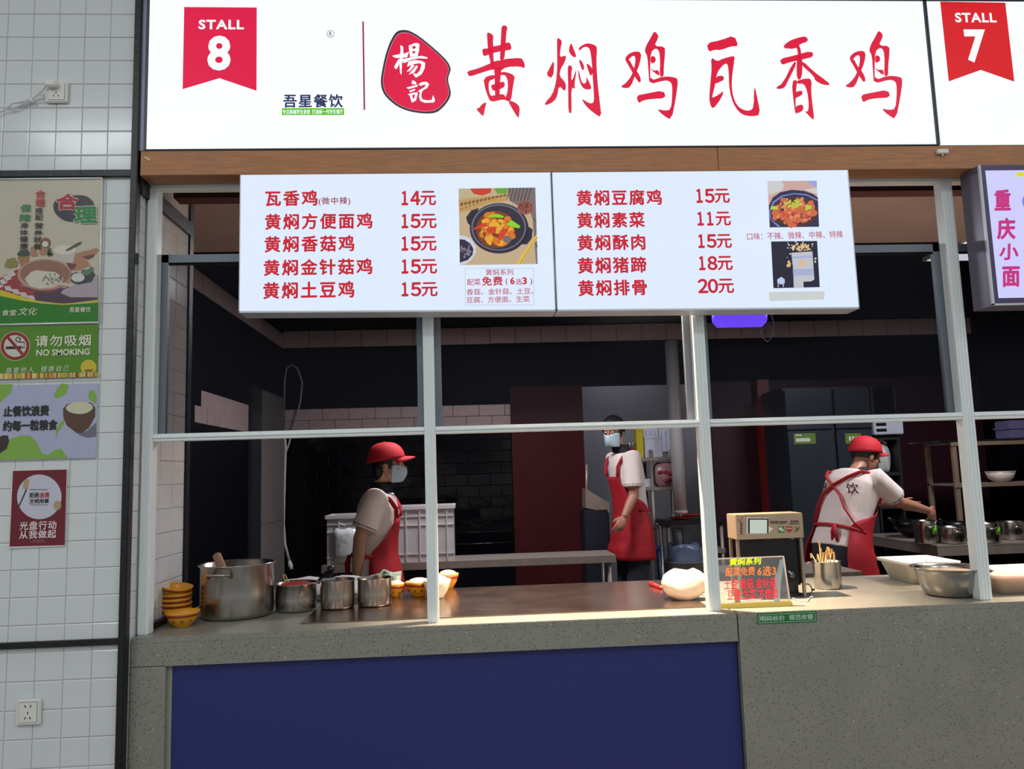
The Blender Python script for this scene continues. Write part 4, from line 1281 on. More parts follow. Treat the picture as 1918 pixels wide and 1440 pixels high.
def pot(name, label, c, r, h, rim=.008, cat='pot', belly=0.0, mat=m_steel, group=None, handles=0, hz=.8, th=.003):
    e = empty(name, c, label=label, cat=cat, group=group)
    b = r * .08
    prof = [(0, 0), (r - b * 1.4, 0), (r - b * .5, b * .35), (r * (1 + belly * .5), b * 1.5), (r * (1 + belly), h * .45), (r * 1.0, h * .93), (r + rim, h * .985), (r + rim, h), (r - th, h * .985), (r - th, b * 1.6), (r - b * 1.5, th), (0, th)]
    MB().lathe(prof, seg=44, cap=False).build('body', mat, e, world=False)
    for k in range(handles):
        a = -1.75 + math.pi * k
        hb = MB()
        pts = []
        for t in range(9):
            u = -.32 + .64 * t / 8
            rad = r + .006 + (.030 if 0 < t < 8 else 0) * (1 if 1 < t < 7 else .7)
            pts.append((rad * math.cos(a + u), rad * math.sin(a + u), h * hz - (0 if 0 < t < 8 else .012)))
        hb.tube(pts, .0055, 8)
        hb.build('handle', mat, e, world=False)
    return e


# big stock pot with a wooden-handled ladle
p = onc(425, 1164)
R = .133
bp = pot('stock_pot', 'large tall stainless stock pot nearest the tile wall', (p.x, p.y + R * .93, ZC + .001), R, .195, handles=2, hz=.86)
lx, ly = p.x, p.y + R * .93
sg = MB().lathe([(0, .11), (R - .006, .11)], seg=30)
sg.build('soup', M('dark_broth', (92, 74, 52), .12), bp, world=False)
ld = empty('ladle', (lx - .02, ly + .01, ZC + .12), label='wooden ladle handle leaning out of the large stock pot', cat='ladle')
hp0, hp1 = at(421, 1074, ly - .01), at(406, 1040, ly + .03)
MB().tube([hp0 + (hp0 - hp1) * .8, hp0, hp0 * .5 + hp1 * .5, hp1, hp1 + (hp1 - hp0) * .06], [.012, .0145, .0155, .0165, .010], 12).build('handle', m_spoonwood, ld)
q0 = hp0 + (hp0 - hp1) * 1.6
MB().ellipsoid(q0, (.04, .04, .018)).build('scoop', m_spoonwood, ld)

# pot of red sauce with two sticks
p = onc(547, 1149)
R = .077
sp_ = pot('sauce_pot', 'squat stainless pot of red chilli sauce between stock pot and canisters', (p.x, p.y + R * .95, ZC + .001), R, .104, belly=.03, cat='pot', handles=0)
sx, sy = p.x, p.y + R * .95
MB().lathe([(0, .108), (R * .5, .105), (R - .004, .096)], seg=28, cap=False).build('sauce', m_redfood, sp_, world=False)
for i, (a, b, lab) in enumerate((((541, 1105), (530, 1077), 'left of the two bamboo sticks in the red sauce pot'), ((547, 1104), (534, 1076), 'right of the two bamboo sticks in the red sauce pot'))):
    A, B = at(*a, sy + .01), at(*b, sy + .03)
    st_ = empty('bamboo_stick', A[:], label=lab, cat='stick', group='sticks in the sauce pot')
    MB().tube([A + (A - B) * .5, A, B], .0022, 6).build('shaft', m_stick, st_)
    MB().ellipsoid(B, (.0028, .0028, .0028), seg=8, rings=6).build('tip', m_stick, st_)

# two straight steel canisters with serving spoons
for i, (px, py, R, hh, lab) in enumerate(((627, 1143, .0655, .107, 'left straight steel canister with a serving spoon on the steel sheet'), (698, 1138, .066, .105, 'right straight steel canister with a serving spoon beside the rice bowls'))):
    p = onc(px, py, ZC + .004)
    e = pot('steel_canister', lab, (p.x, p.y + R * .97, ZC + .0045), R, hh, rim=.003, cat='canister', group='steel canisters')
    cx_, cy_ = p.x, p.y + R * .97
    MB().lathe([(0, hh * .72), (R - .004, hh * .70)], seg=24, cap=False).build('filling', M('dark_filling_%d' % i, (84, 62, 44), .4, noise=.4, scale=50, bump=.5), e, world=False)
    fl = MB()
    fl.box(cx_ - .052, cy_ - .030, ZC + hh - .035, cx_ - .002, cy_ - .026, ZC + hh + .014, .001)
    for k in range(7):
        fl.box(cx_ - .050 + .0075 * k, cy_ - .033, ZC + hh - .03, cx_ - .047 + .0075 * k, cy_ - .029, ZC + hh + .012)
    f_ = fl.build('ribbed_lid_plate', m_steel, e)
    f_['kind'] = 'stuff'
    s_e = empty('serving_spoon', (cx_ + .02, cy_, ZC + .05), label=('steel spoon with wooden grip in the left canister', 'steel spoon with wooden grip in the right canister')[i], cat='spoon', group='canister spoons')
    top = Vector((cx_ + .024, cy_ - .035, ZC + hh + .016))
    MB().tube([top - Vector((-.004, -.03, .09)), top - Vector((0, -.004, .018)), top], [.004, .007, .0085], 10).build('grip', m_spoonwood, s_e)
    MB().ellipsoid(top - Vector((-.006, -.035, .10)), (.014, .014, .008), seg=12, rings=8).build('bowl_end', m_steel, s_e)

# tray with papers and a black folded lid behind the pots
p0, p1_, p2_, p3_ = onc(511, 1101, ZC + .012), onc(672, 1098, ZC + .012), onc(668, 1072, ZC + .012), onc(535, 1076, ZC + .012)
tr = empty('paper_tray', (p0.x, p0.y, ZC), label='flat white tray lined with paper behind the steel pots', cat='tray')
tx0, tx1, ty0, ty1 = -.80, -.47, .585, .76
MB().box(tx0, ty0, ZC + .005, tx1, ty1, ZC + .016, .006).build('base', m_white_plastic, tr)
g = []
for j in range(5):
    g.append([(tx0 - .03 + (tx1 - tx0 + .05) * k / 8 + .03 * j / 4, ty0 - .02 + .16 * j / 4, ZC + .024 + .055 * (j / 4) + .006 * math.sin(k * 1.9 + j)) for k in range(9)])
MB().sheet(g, .002).build('paper', m_paper, tr)
bl = empty('black_clip_lid', (-.55, .62, ZC + .05), label='small folded black plastic lid lying on the white paper tray', cat='lid')
A = at(600, 1092, .60)
B = at(622, 1066, .66)
MB().hexa([(A.x - .025, .585, A.z), (A.x + .03, .585, A.z), (A.x + .035, .60, A.z + .004), (A.x - .02, .60, A.z + .004), (B.x - .03, .65, B.z - .01), (B.x + .012, .65, B.z), (B.x + .014, .662, B.z + .003), (B.x - .026, .662, B.z - .006)]).build('flap', m_black_plastic, bl)
MB().lathe([(0, .014), (.012, .014), (.016, .006), (.016, -.01), (0, -.01)], (B.x - .004, .655, B.z), 14).build('knob', m_black_plastic, bl)
cl = empty('folded_cloth', (-.42, .55, ZC + .02), label='folded pale green cloth behind the right steel canister', cat='cloth')
g = [[(-.415 + .013 * k, .67 + .025 * j, ZC + .105 - .012 * abs(k - 3) + .006 * math.sin(k * 2 + j * 1.3) - .012 * j) for k in range(9)] for j in range(4)]
MB().sheet(g, .008).build('top_fold', M('pale_green_cloth', (186, 206, 190), .8, noise=.1, scale=60, bump=.3), cl)
g = [[(-.41 + .012 * k, .672 + .025 * j, ZC + .012 + .006 * math.sin(k * 1.5 + j)) for k in range(9)] for j in range(4)]
MB().sheet(g, .075).build('under_fold', M('pale_green_cloth', (186, 206, 190)), cl)

# bowls of rice
for (px, py, r, h, mat, lab, mo) in ((740, 1118, .042, .052, m_bowl, 'small yellow bowl of rice right behind the right steel canister', True), (784, 1117, .057, .058, m_bowl, 'yellow bowl of rice with red band left of the window post', True), (838, 1106, .050, .062, m_bowl, 'yellow bowl half hidden behind the white bowl and window post', False)):
    p = onc(px, py, ZC + .004)
    b = make_bowl('rice_bowl', lab, r, h, 'rice bowls on the steel sheet', mat, motif=mo, fill=m_rice)
    b.location = (p.x, p.y + r * .45 + (.06 if px > 830 else 0), ZC + .0045)
    b.rotation_euler = (0, 0, random.uniform(0, 1))
p = onc(823, 1121, ZC + .004)
b = make_bowl('rice_bowl', 'white bowl behind the window post beside the yellow rice bowls', .058, .072, 'rice bowls on the steel sheet', m_whiteware, motif=False, band=False, fill=m_rice)
b.location = (p.x - .010, p.y + .025, ZC + .0045)

# red peeler
p = onc(1230, 1098, ZC + .006)
pe = empty('peeler', (p.x, p.y, ZC + .005), label='small red handled peeler lying beside the white bag', cat='peeler')
A, B = onc(1218, 1092, ZC + .012), onc(1240, 1101, ZC + .010)
MB().tube([A, A * .6 + B * .4, B], [.009, .008, .006], 10).build('handle', M('red_plastic', (206, 36, 44), .3), pe)
MB().box(B.x - .002, B.y - .008, ZC + .005, B.x + .020, B.y + .002, ZC + .012, .001).build('blade', m_steel, pe)

# plump white plastic bag
p = onc(1290, 1128)
bag = empty('plastic_bag', (p.x, p.y + .06, ZC + .004), label='plump white plastic bag of dough on the counter left of the lit board', cat='bag')
mb = MB()
rings = []
rnd = random.Random(5)
for i in range(13):
    t = i / 12
    z = .004 + t * .105
    rr_ = .088 * (math.sin(math.pi * (.14 + .80 * t)) ** .55)
    ring = []
    for k in range(30):
        a = 2 * math.pi * k / 30
        w_ = 1 + .05 * math.sin(3 * a + 5 * t) + .03 * math.sin(7 * a + 9 * t) + .02 * math.sin(11 * a - 6 * t)
        ring.append((p.x + .006 + 1.05 * rr_ * w_ * math.cos(a), p.y + .062 + .68 * rr_ * w_ * math.sin(a), ZC + .004 + z + .006 * math.sin(2 * a + 2)))
    rings.append(ring)
mb.loft(rings)
mb.build('body', M('milky_plastic', (224, 208, 184), .45, noise=.04, scale=20, bump=.25), bag)
T_ = at(1240, 1084, p.y + .06)
g = [[(T_.x + .010 * k + .002 * j, p.y + .05 + .012 * j, T_.z + .004 * math.sin(k * 2.0) - .006 * j + .0022 * k) for k in range(7)] for j in range(4)]
MB().sheet(g, .002).build('flap', M('milky_plastic', (236, 232, 222)), bag)

# ---- payment terminal: steel head on legs above a black screen
YPT = .20
def ptx(px, py, Y=YPT):
    return at(px, py, Y)
a, b = ptx(1379, 990), ptx(1505, 990)
tz, bz = ptx(1440, 962).z, ptx(1440, 1009).z
term = empty('payment_terminal', ((a.x + b.x) / 2, YPT + .08, ZC), label='steel payment terminal with white window over a black screen', cat='terminal')
m_head = M('warm_steel_head', (186, 164, 138), .38, metal=.6, noise=.12, scale=16)
MB().box(a.x, YPT, bz, b.x, YPT + .105, tz, .002).build('head', m_head, term)
m = MB()
for xx in (a.x + .002, b.x - .012):
    for yy in (YPT + .01, YPT + .09):
        m.box(xx, yy, ZC + .001, xx + .010, yy + .012, bz)
m_leg = M('steel_leg', (150, 138, 122), .4, metal=.7)
for xx in (a.x + .002, b.x - .012):
    for yy in (YPT + .01, YPT + .09):
        MB().box(xx, yy, ZC + .001, xx + .010, yy + .012, bz).build('leg', m_leg, term)
Yf = YPT - .0008
T = lambda u, v: (1330 + u * .14588, 940 + v * .14583)
flat_print('white_window', [[T(468, 200), T(752, 200), T(752, 412), T(468, 412)]], Yf, M('terminal_white', (226, 222, 210), .4), term)
flat_print('window_bezel', [[T(488, 212), T(750, 212), T(750, 408), T(488, 408)]], Yf - .0004, m_black_plastic, term)
flat_print('window_screen', [[T(510, 228), T(732, 228), T(732, 404), T(510, 404)]], Yf - .0008, lit('pale_display', (206, 218, 208), .8), term)
flat_print('graphic_swoosh', [[T(752, 310), T(810, 345), T(752, 395)]], Yf - .0004, M('terminal_white', (226, 222, 210)), term)
m_tk = M('terminal_ink', (70, 52, 40), .6)
ink = []
for x_, y_, n_, dx, w_, h_ in ((1443, 976, 7, 2.2, 1.7, 3), (1460, 976, 6, 2.5, 1.9, 3), (1444, 980, 12, 2.3, 1.8, .9), (1481, 974.5, 4, 4, 3, 4), (1479, 980, 7, 2.7, 2.0, 2)):
    for k in range(n_):
        ink.append([(x_ + dx * k, y_), (x_ + dx * k + w_, y_), (x_ + dx * k + w_, y_ + h_), (x_ + dx * k, y_ + h_)])
flat_print('small_print', ink, Yf - .0004, m_tk, term)
_em = at(1387.5, 973, Yf)
MB().tube([(_em.x + .0075 * math.cos(t * .5), Yf - .0006, _em.z + .0075 * math.sin(t * .5)) for t in range(1, 11)], .0012, 6).build('emblem', m_tk, term)
flat_print('side_print', [[(1386.8, 979 + 4.6 * k), (1390.4, 979 + 4.6 * k), (1390.6, 982.4 + 4.6 * k), (1387, 982.4 + 4.6 * k)] for k in range(5)], Yf - .0004, m_tk, term)
flat_print('pay_badge', [[T(878, 315), T(952, 315), T(952, 395), T(878, 395)]], Yf - .0004, M('badge_green', (56, 120, 52), .5), term)
flat_print('pay_bubbles', [[(x, y) for x, y in ellipse(*T(905, 345), 3.6, 3.0, 14)], [(x, y) for x, y in ellipse(*T(925, 362), 2.9, 2.5, 14)]], Yf - .0008, M('badge_white', (220, 226, 212), .5), term)
flat_print('card_badge', [[T(980, 315), T(1056, 315), T(1056, 365), T(1020, 392), T(980, 365)]], Yf - .0004, M('badge_red', (166, 52, 48), .5), term)
flat_print('badge_line', [[T(988, 335), T(1048, 335), T(1048, 345), T(988, 345)]], Yf - .0008, M('badge_white', (220, 226, 212)), term)
flat_print('scan_icon', [[T(1088, 320), T(1112, 320), T(1112, 327), T(1096, 327), T(1096, 342), T(1088, 342)], [T(1130, 320), T(1154, 320), T(1154, 342), T(1146, 342), T(1146, 327), T(1130, 327)], [T(1088, 385), T(1112, 385), T(1112, 378), T(1096, 378), T(1096, 362), T(1088, 362)], ellipse(*T(1122, 352), 2.4, 2.4, 12)], Yf - .0004, m_tk, term)
# the black customer screen below the head
sx0, sx1 = ptx(1381, 1060, YPT + .03).x, ptx(1502, 1060, YPT + .03).x
zt_, zb2 = ptx(1440, 1012, YPT + .03).z, ptx(1440, 1098, YPT + .03).z
scr = empty('card_reader', ((sx0 + sx1) / 2, YPT + .05, ZC), label='black touch screen card reader standing under the steel terminal head', cat='card reader')
m_gl = M('black_glass', (8, 8, 10), .2, noise=.3, scale=30)
MB().box(sx0 + .008, YPT + .030, zb2, sx1 - .002, YPT + .055, zt_, .006).build('screen', m_gl, scr)
MB().box(sx0 + .02, YPT + .052, ZC + .001, sx1 - .008, YPT + .105, zb2 + .05, .006).build('body', m_black_plastic, scr)
MB().box(sx0 + .03, YPT + .03, ZC + .001, sx1 - .004, YPT + .10, ZC + .012, .003).build('foot', m_black_plastic, scr)
wv = MB()
c = at(1478, 1077, YPT + .029)
for k, r_ in enumerate((.006, .010, .014, .018)):
    wv.tube([(c.x + .002 + r_ * math.cos(t), YPT + .0295, c.z + r_ * math.sin(t)) for t in [-.75 + .25 * q for q in range(7)]], .0007, 5)
w_o = wv.build('contactless_waves', M('pale_grey_ink', (150, 150, 155), .5), scr)
w_o['kind'] = 'stuff'
flat_print('contactless_hand', [[(1477, 1068), (1481, 1070), (1484, 1074), (1482, 1076), (1478, 1073), (1476, 1070)], [(1481, 1079), (1482.5, 1079), (1482.5, 1080.5), (1481, 1080.5)]], YPT + .0292, M('pale_grey_ink', (150, 150, 155)), scr)
# loose cables on the counter
for lab, pts, mm, rr_ in (('thin white cable curling along the counter before the card reader', [(1360, 1130), (1400, 1124), (1425, 1122), (1432, 1112), (1430, 1106)], m_cable, .0016), ('white cable loop running right from the lit board past the reader', [(1462, 1113), (1480, 1118), (1500, 1126), (1512, 1126), (1518, 1118)], m_cable, .0016), ('black round cable loop standing right of the card reader', None, m_black_plastic, .0022)):
    if pts:
        P = [onc(x, y, ZC + .003) for x, y in pts]
    else:
        c = at(1513, 1110, YPT + .06)
        P = [Vector((c.x + .017 * math.cos(t), YPT + .06 + .004 * math.sin(2 * t), ZC + .022 + .019 * math.sin(t))) for t in [k * 6.1 / 18 for k in range(19)]]
    co = empty('counter_cable', P[0][:], label=lab, cat='cable', group='cables on the counter')
    MB().tube(P, rr_, 6).build('cord', mm, co)
    MB().tube([P[-1], P[-1] + Vector((.006, -.008, .002))], rr_ * 2, 6).build('plug', mm, co)

# ---- glowing acrylic writing board
YB = .055
A = onc(1346, 1136)
bx0, bx1 = at(1347, 1125, YB).x, at(1482, 1128, YB).x
zt0 = at(1408, 1044, YB + .02).z
m_acr = M('clear_acrylic', (214, 220, 220), .06, noise=.02, alpha=.14)
lb = empty('light_board', ((bx0 + bx1) / 2, YB, ZC), label='clear acrylic light board with glowing yellow and red handwriting on yellow base', cat='light board')
MB().box(bx0, YB - .013, ZC + .001, bx1, YB + .02, ZC + .013, .002).build('base', lit('yellow_led_base', (250, 214, 96), .55), lb)
xr_top = at(1468, 1044, YB).x
pane = MB().hexa([(bx0 + .002, YB, ZC + .013), (bx1 - .004, YB, ZC + .013), (bx1 - .004, YB + .005, ZC + .013), (bx0 + .002, YB + .005, ZC + .013), (bx0 + .002, YB, zt0), (xr_top, YB, zt0), (xr_top, YB + .005, zt0), (bx0 + .002, YB + .005, zt0)])
pane.build('pane', m_acr, lb)
m_edge = lit('lit_acrylic_edge', (236, 206, 186), .75)
MB().box(bx0 + .002, YB - .0005, zt0, xr_top, YB + .0055, zt0 + .004).build('top_edge', m_edge, lb)
MB().tube([(bx1 - .004, YB + .0025, ZC + .013), (xr_top, YB + .0025, zt0 + .002)], .003, 6).build('side_edge', m_edge, lb)
s0, s1 = at(1454, 1128, YB - .001), at(1462, 1050, YB - .001)
sh = [(1450, 1130), (1450, 1083), (1457, 1066), (1460, 1049), (1467, 1046), (1468, 1060), (1464, 1080), (1462, 1100), (1461, 1130)]
flat_print('silver_tape', [sh], YB - .0008, M('silver_tape', (190, 200, 200), .3, metal=.3), lb)
n_y, n_o, n_r = lit('neon_yellow', (226, 236, 40), 1.3), lit('neon_orange', (255, 132, 60), 1.3), lit('neon_red', (250, 50, 60), 1.3)
Yn = YB - .0016
lettering('黄焖系列', (1366, 1045, 1426, 1058), Yn, n_y, lb, offset=.022, shear=.15)
lettering('配菜免费', (1359, 1062, 1414, 1078), Yn, n_o, lb, offset=.007, shear=.12)
lettering('6选3', (1419, 1060, 1453, 1078), Yn, n_o, lb, space=1.15, offset=.010, shear=.12)
lettering('土豆 香菇 金针菇', (1356, 1083, 1455, 1102), Yn, n_r, lb, offset=.004, shear=.12)
lettering('豆腐 生菜 方便面', (1362, 1103, 1458, 1122), Yn, n_r, lb, offset=.004, shear=.12)
# small printed packet in front of which the left strip stands
m_orng = M('orange_packet', (196, 120, 60), .5, noise=.3, scale=30)
pk = empty('snack_packet', (at(1380, 1120, YB + .03).x, YB + .03, ZC), label='narrow orange packet standing behind the lit writing board', cat='packet')
q = at(1380, 1100, YB + .03)
MB().box(q.x - .010, YB + .028, ZC + .001, q.x + .010, YB + .036, ZC + .085, .002).build('body', m_orng, pk)
MB().box(q.x - .009, YB + .0275, ZC + .060, q.x + .009, YB + .029, ZC + .080).build('label', m_whiteware, pk)

# ---- steel cup of skewers
p = onc(1563, 1105)
R = .0535
cupc = (p.x, p.y + R, ZC + .001)
cup = pot('skewer_cup', 'steel cup full of bamboo skewers right of the terminal', cupc, R, .108, rim=.002, cat='cup')
MB().tube([(cupc[0] - R, cupc[1], ZC + .098), (cupc[0] - R - .02, cupc[1] - .005, ZC + .108), (cupc[0] - R - .032, cupc[1] - .008, ZC + .100)], .003, 8).build('handle', m_steel, cup)
rnd = random.Random(9)
SK = ['tallest bamboo skewer in the steel cup', 'short leaning bamboo skewer at the left rim of the cup']
for i in range(16):
    a, r_ = rnd.uniform(0, 6.28), R * .7 * math.sqrt(rnd.random())
    x, y = cupc[0] + r_ * math.cos(a), cupc[1] + r_ * math.sin(a)
    top = rnd.uniform(.13, .165)
    lx_, ly_ = rnd.uniform(-.012, .012), rnd.uniform(-.01, .01)
    if i == 0:
        x, y, top, lx_ = cupc[0] - .024, cupc[1], .190, -.003
    if i == 1:
        x, y, top, lx_ = cupc[0] - .028, cupc[1] - .01, .140, -.036
    lab = SK[i] if i < 2 else 'bamboo skewer among the bunch in the steel cup'
    sk = empty('skewer', (x, y, ZC + .01), label=lab, cat='skewer', group='skewers in the cup')
    MB().tube([(x - lx_, y - ly_, ZC + .008), (x + lx_, y + ly_, ZC + top)], .0021, 6).build('shaft', m_stick, sk)
    MB().box(x + lx_ - .004, y + ly_ - .0018, ZC + top - .018, x + lx_ + .004, y + ly_ + .0018, ZC + top + .002, .001).build('paddle', m_stick, sk)


# ---- plastic food bins and the steel basin at the right
def food_bin(label, x0, x1, y0, y1, h, fillmat, fz, tint):
    e = empty('food_bin', ((x0 + x1) / 2, (y0 + y1) / 2, ZC + .001), label=label, cat='bin', group='white food bins')
    m_b = M('milky_bin_' + tint, (244, 236, 216) if tint == 'a' else (226, 210, 196), .35, noise=.05, scale=6, alpha=1.0 if tint == 'a' else .62)
    t, ins = .004, .028
    def ring(z, k, g=0):
        i_ = ins * (1 - k)
        r_ = .022
        pts = []
        for cx_, cy_, a0 in ((x1 - i_ - r_ - g, y1 - i_ - r_ - g, 0), (x0 + i_ + r_ + g, y1 - i_ - r_ - g, 90), (x0 + i_ + r_ + g, y0 + i_ + r_ + g, 180), (x1 - i_ - r_ - g, y0 + i_ + r_ + g, 270)):
            for s__ in range(5):
                an = math.radians(a0 + 22.5 * s__)
                pts.append((cx_ + r_ * math.cos(an), cy_ + r_ * math.sin(an), z))
        return pts
    z0 = ZC + .001
    mb_ = MB()
    mb_.loft([ring(z0, 0), ring(z0 + h * .86, .9), ring(z0 + h * .86, 1.0, -.006), ring(z0 + h, 1.0, -.008), ring(z0 + h, 1.0, .002), ring(z0 + .006, .02, t)])
    mb_.build('tub', m_b, e)
    MB().loft([ring(z0 + .008, .05, t + .003), ring(z0 + fz, fz / h, t + .003)], smooth=False).build('contents', fillmat, e)
    return e


c0, c1 = onc(1676, 1106), onc(1640, 1090)
zb = .088
food_bin('cream white plastic bin behind the steel basin', 1.77, 1.99, .38, .62, .088, M('pale_stock', (226, 204, 140), .5, noise=.1, scale=10), .03, 'a')
hb = at(1727, 1065, .56)
p = onc(1870, 1116)
x0 = onc(1850, 1117).x - .06
food_bin('translucent bin of minced meat right of the window post', 1.925, 2.36, .062, .345, .072, M('pink_mince', (196, 140, 118), .5, noise=.4, scale=40, bump=.8), .058, 'b')
p = onc(1808, 1121)
R = .121
bas = empty('steel_basin', (p.x, p.y + R * .72, ZC + .001), label='wide stainless basin of batter in front of the cream bin', cat='basin')
MB().lathe([(0, 0), (R * .62, 0), (R * .72, .006), (R * .86, .045), (R * .93, .085), (R * .96, .098), (R * 1.08, .102), (R * 1.08, .104), (R * .95, .101), (R * .91, .085), (R * .84, .046), (R * .7, .008), (0, .004)], seg=48, cap=False).build('body', m_steel, bas, world=False)
MB().lathe([(0, .088), (R * .915, .087)], seg=36).build('batter', M('beige_batter', (206, 184, 156), .25, noise=.1, scale=14, bump=.2), bas, world=False)
for i, (a, b, lab) in enumerate((((1814, 1083), (1856, 1066), 'upper of the two dark chopsticks on the steel basin'), ((1826, 1083), (1860, 1068), 'lower of the two dark chopsticks on the steel basin'))):
    A, B = at(*a, p.y + .09), at(*b, p.y + .055)
    ch = empty('chopstick', A[:], label=lab, cat='chopstick', group='dark chopsticks')
    MB().tube([A, A * .4 + B * .6], [.0028, .0034], 8).build('tip', M('dark_lacquer', (70, 40, 34), .35), ch)
    MB().tube([A * .4 + B * .6, B], [.0034, .004], 8).build('grip', M('dark_lacquer', (70, 40, 34)), ch)

# ================================================================== kitchen furniture and things
m_redpost = M('red_post', (120, 26, 28), .45)
m_fridge = M('dark_fridge', (52, 58, 66), .35, metal=.4, noise=.15, scale=5)
m_crate = M('pale_crate', (196, 190, 190), .45, noise=.06, scale=8)
m_bagc = M('cloudy_plastic', (206, 206, 204), .35, noise=.12, scale=16, bump=.5)
m_blue = M('blue_plastic', (34, 74, 128), .4)
m_red = M('red_plate', (196, 44, 36), .35)


def steel_table(label, x0, x1, y0, y1, z, lip=.05, shelf=None, legs=True, mat=m_steel_dull):
    e = empty('steel_table', ((x0 + x1) / 2, (y0 + y1) / 2, 0), label=label, cat='table', group='steel work tables')
    MB().box(x0, y0, z - .006, x1, y1, z, .002).build('top', mat, e)
    m = MB()
    m.box(x0, y0, z - lip, x1, y0 + .003, z - .005)
    m.box(x0, y1 - .003, z - lip, x1, y1, z - .005)
    m.box(x0, y0, z - lip, x0 + .003, y1, z - .005)
    m.box(x1 - .003, y0, z - lip, x1, y1, z - .005)
    m.build('apron', mat, e)
    for xx in (x0 + .04, x1 - .05):
        for yy in (y0 + .04, y1 - .05):
            MB().tube([(xx, yy, 0), (xx, yy, z - .006)], .017, 10).build('leg', mat, e)
    if shelf:
        MB().box(x0 + .03, y0 + .03, shelf - .02, x1 - .04, y1 - .03, shelf, .002).build('lower_shelf', mat, e)
    return e


# long table along the back with the crates
steel_table('long steel table carrying the white crates behind the first worker', -1.05, 1.03, 2.83, 3.22, .85, shelf=.25)


def crate(label, x0, x1, y0, y1, z0, h, ribs=5):
    e = empty('crate', ((x0 + x1) / 2, (y0 + y1) / 2, z0), label=label, cat='crate', group='white plastic crates')
    t = .004
    m = MB()
    for a, b, c, d_ in ((x0, y0, x1, y0 + t), (x0, y1 - t, x1, y1), (x0, y0 + t, x0 + t, y1 - t), (x1 - t, y0 + t, x1, y1 - t)):
        m.box(a, b, z0, c, d_, z0 + h)
    m.box(x0 + t, y0 + t, z0, x1 - t, y1 - t, z0 + t)
    m.build('tub', m_crate, e)
    m = MB()
    for a, b, c, d_ in ((x0 - .012, y0 - .012, x1 + .012, y0), (x0 - .012, y1, x1 + .012, y1 + .012), (x0 - .012, y0, x0, y1), (x1, y0, x1 + .012, y1)):
        m.box(a, b, z0 + h - .02, c, d_, z0 + h + .004)
    m.build('rim', m_crate, e)
    for k in range(ribs):
        xx = x0 + (x1 - x0) * (k + .5) / ribs
        MB().box(xx - .004, y0 - .008, z0 + .01, xx + .004, y0, z0 + h - .02).build('rib', m_crate, e)
    for zz in (z0 + h * .14, z0 + h * .66, z0 + h * .82):
        MB().box(x0 - .001, y0 - .006, zz - .003, x1 + .001, y0, zz + .003).build('ledge', m_crate, e)
    return e


a, b = at(722, 1000, 2.86), at(850, 1000, 2.86)
crate('white ribbed plastic crate on the back table right of the first worker', a.x, b.x, 2.86, 3.18, .851, at(800, 948, 2.86).z - .851)
a, b = at(612, 1000, 2.86), at(702, 1000, 2.86)
c2 = crate('white plastic bin on the back table half hidden behind the first worker', a.x, b.x, 2.87, 3.16, .851, at(640, 966, 2.86).z - .851, ribs=2)
pb = empty('plastic_bag', ((a.x + .12), 2.845, .86), label='cloudy plastic bag hanging on the bin behind the first worker', cat='bag')
g = [[(a.x + .045 + .028 * k, 2.853 - .012 * math.sin(math.pi * k / 6) * (1 if 0 < j < 5 else .3) - .004 * math.sin(3 * k + j), 1.10 - .045 * j + .006 * math.sin(k * 2)) for k in range(7)] for j in range(6)]
MB().sheet(g, .008).build('body', m_bagc, pb)
MB().tube([(a.x + .05, 2.85, 1.10), (a.x + .09, 2.846, 1.14), (a.x + .13, 2.85, 1.12)], .004, 6).build('handle', m_bagc, pb)

# cable hanging in front of the left pier
cbl = empty('hanging_cable', (-1.3, 4.4, .7), label='white double cable with a plug hanging beside the grey pier', cat='cable')
YC = 4.40
MB().tube([at(532, 772, YC), at(533, 712, YC), at(537, 690, YC), at(546, 683, YC), at(557, 690, YC), at(566, 715, YC), at(563, 750, YC), at(556, 778, YC), at(545, 815, YC), at(541, 832, YC), at(535, 850, YC)], .0075, 8).build('loop', m_cable, cbl)
MB().tube([at(531, 800, YC), at(535, 835, YC), at(533, 900, YC), at(531, 980, YC), at(534, 1020, YC), at(542, 1050, YC)], .012, 8).build('lead', m_cable, cbl)
MB().tube([at(542, 1050, YC), at(544, 1058, YC), at(546, 1066, YC)], [.014, .022, .015], 10).build('plug', m_white_plastic, cbl)
MB().tube([at(529, 1015, YC), at(529, 1075, YC)], .008, 6).build('tail', m_cable, cbl)

# violet insect lamp behind the right menu board
c = at(1385, 596, .32)
uv = empty('insect_lamp', (c.x, .32, c.z), label='glowing violet insect lamp hanging below the right menu board', cat='lamp')
ww = at(1434, 598, .32).x - at(1336, 598, .32).x
MB().tube([(c.x - ww / 2 + .008 * min(t, 12 - t, 3) * 0 + ww * t / 12, .32, c.z) for t in range(13)], [.020] + [.038] * 11 + [.020], 16).build('tube', lit('violet_glow', (106, 70, 252), 2.4), uv)
MB().box(c.x - ww / 2, .335, c.z + .015, c.x + ww / 2, .36, c.z + .06, .004).build('housing', m_black_plastic, uv)
MB().tube([(c.x, .35, c.z + .05), (c.x, .35, 2.84)], .005, 6).build('hanger', m_black_plastic, uv)
MB().tube([at(1443, 585, .33), at(1450, 605, .33), at(1447, 630, .33), at(1438, 640, .33), at(1428, 632, .33), at(1424, 618, .33)], .0016, 6).build('cord', m_cable, uv)

# maroon partition's red post
rp = at(1437, 860, 4.32)
structure(MB().box(rp.x - .055, 4.30, 0, rp.x + .055, 4.385, 2.25).build('trim_10', m_redpost))

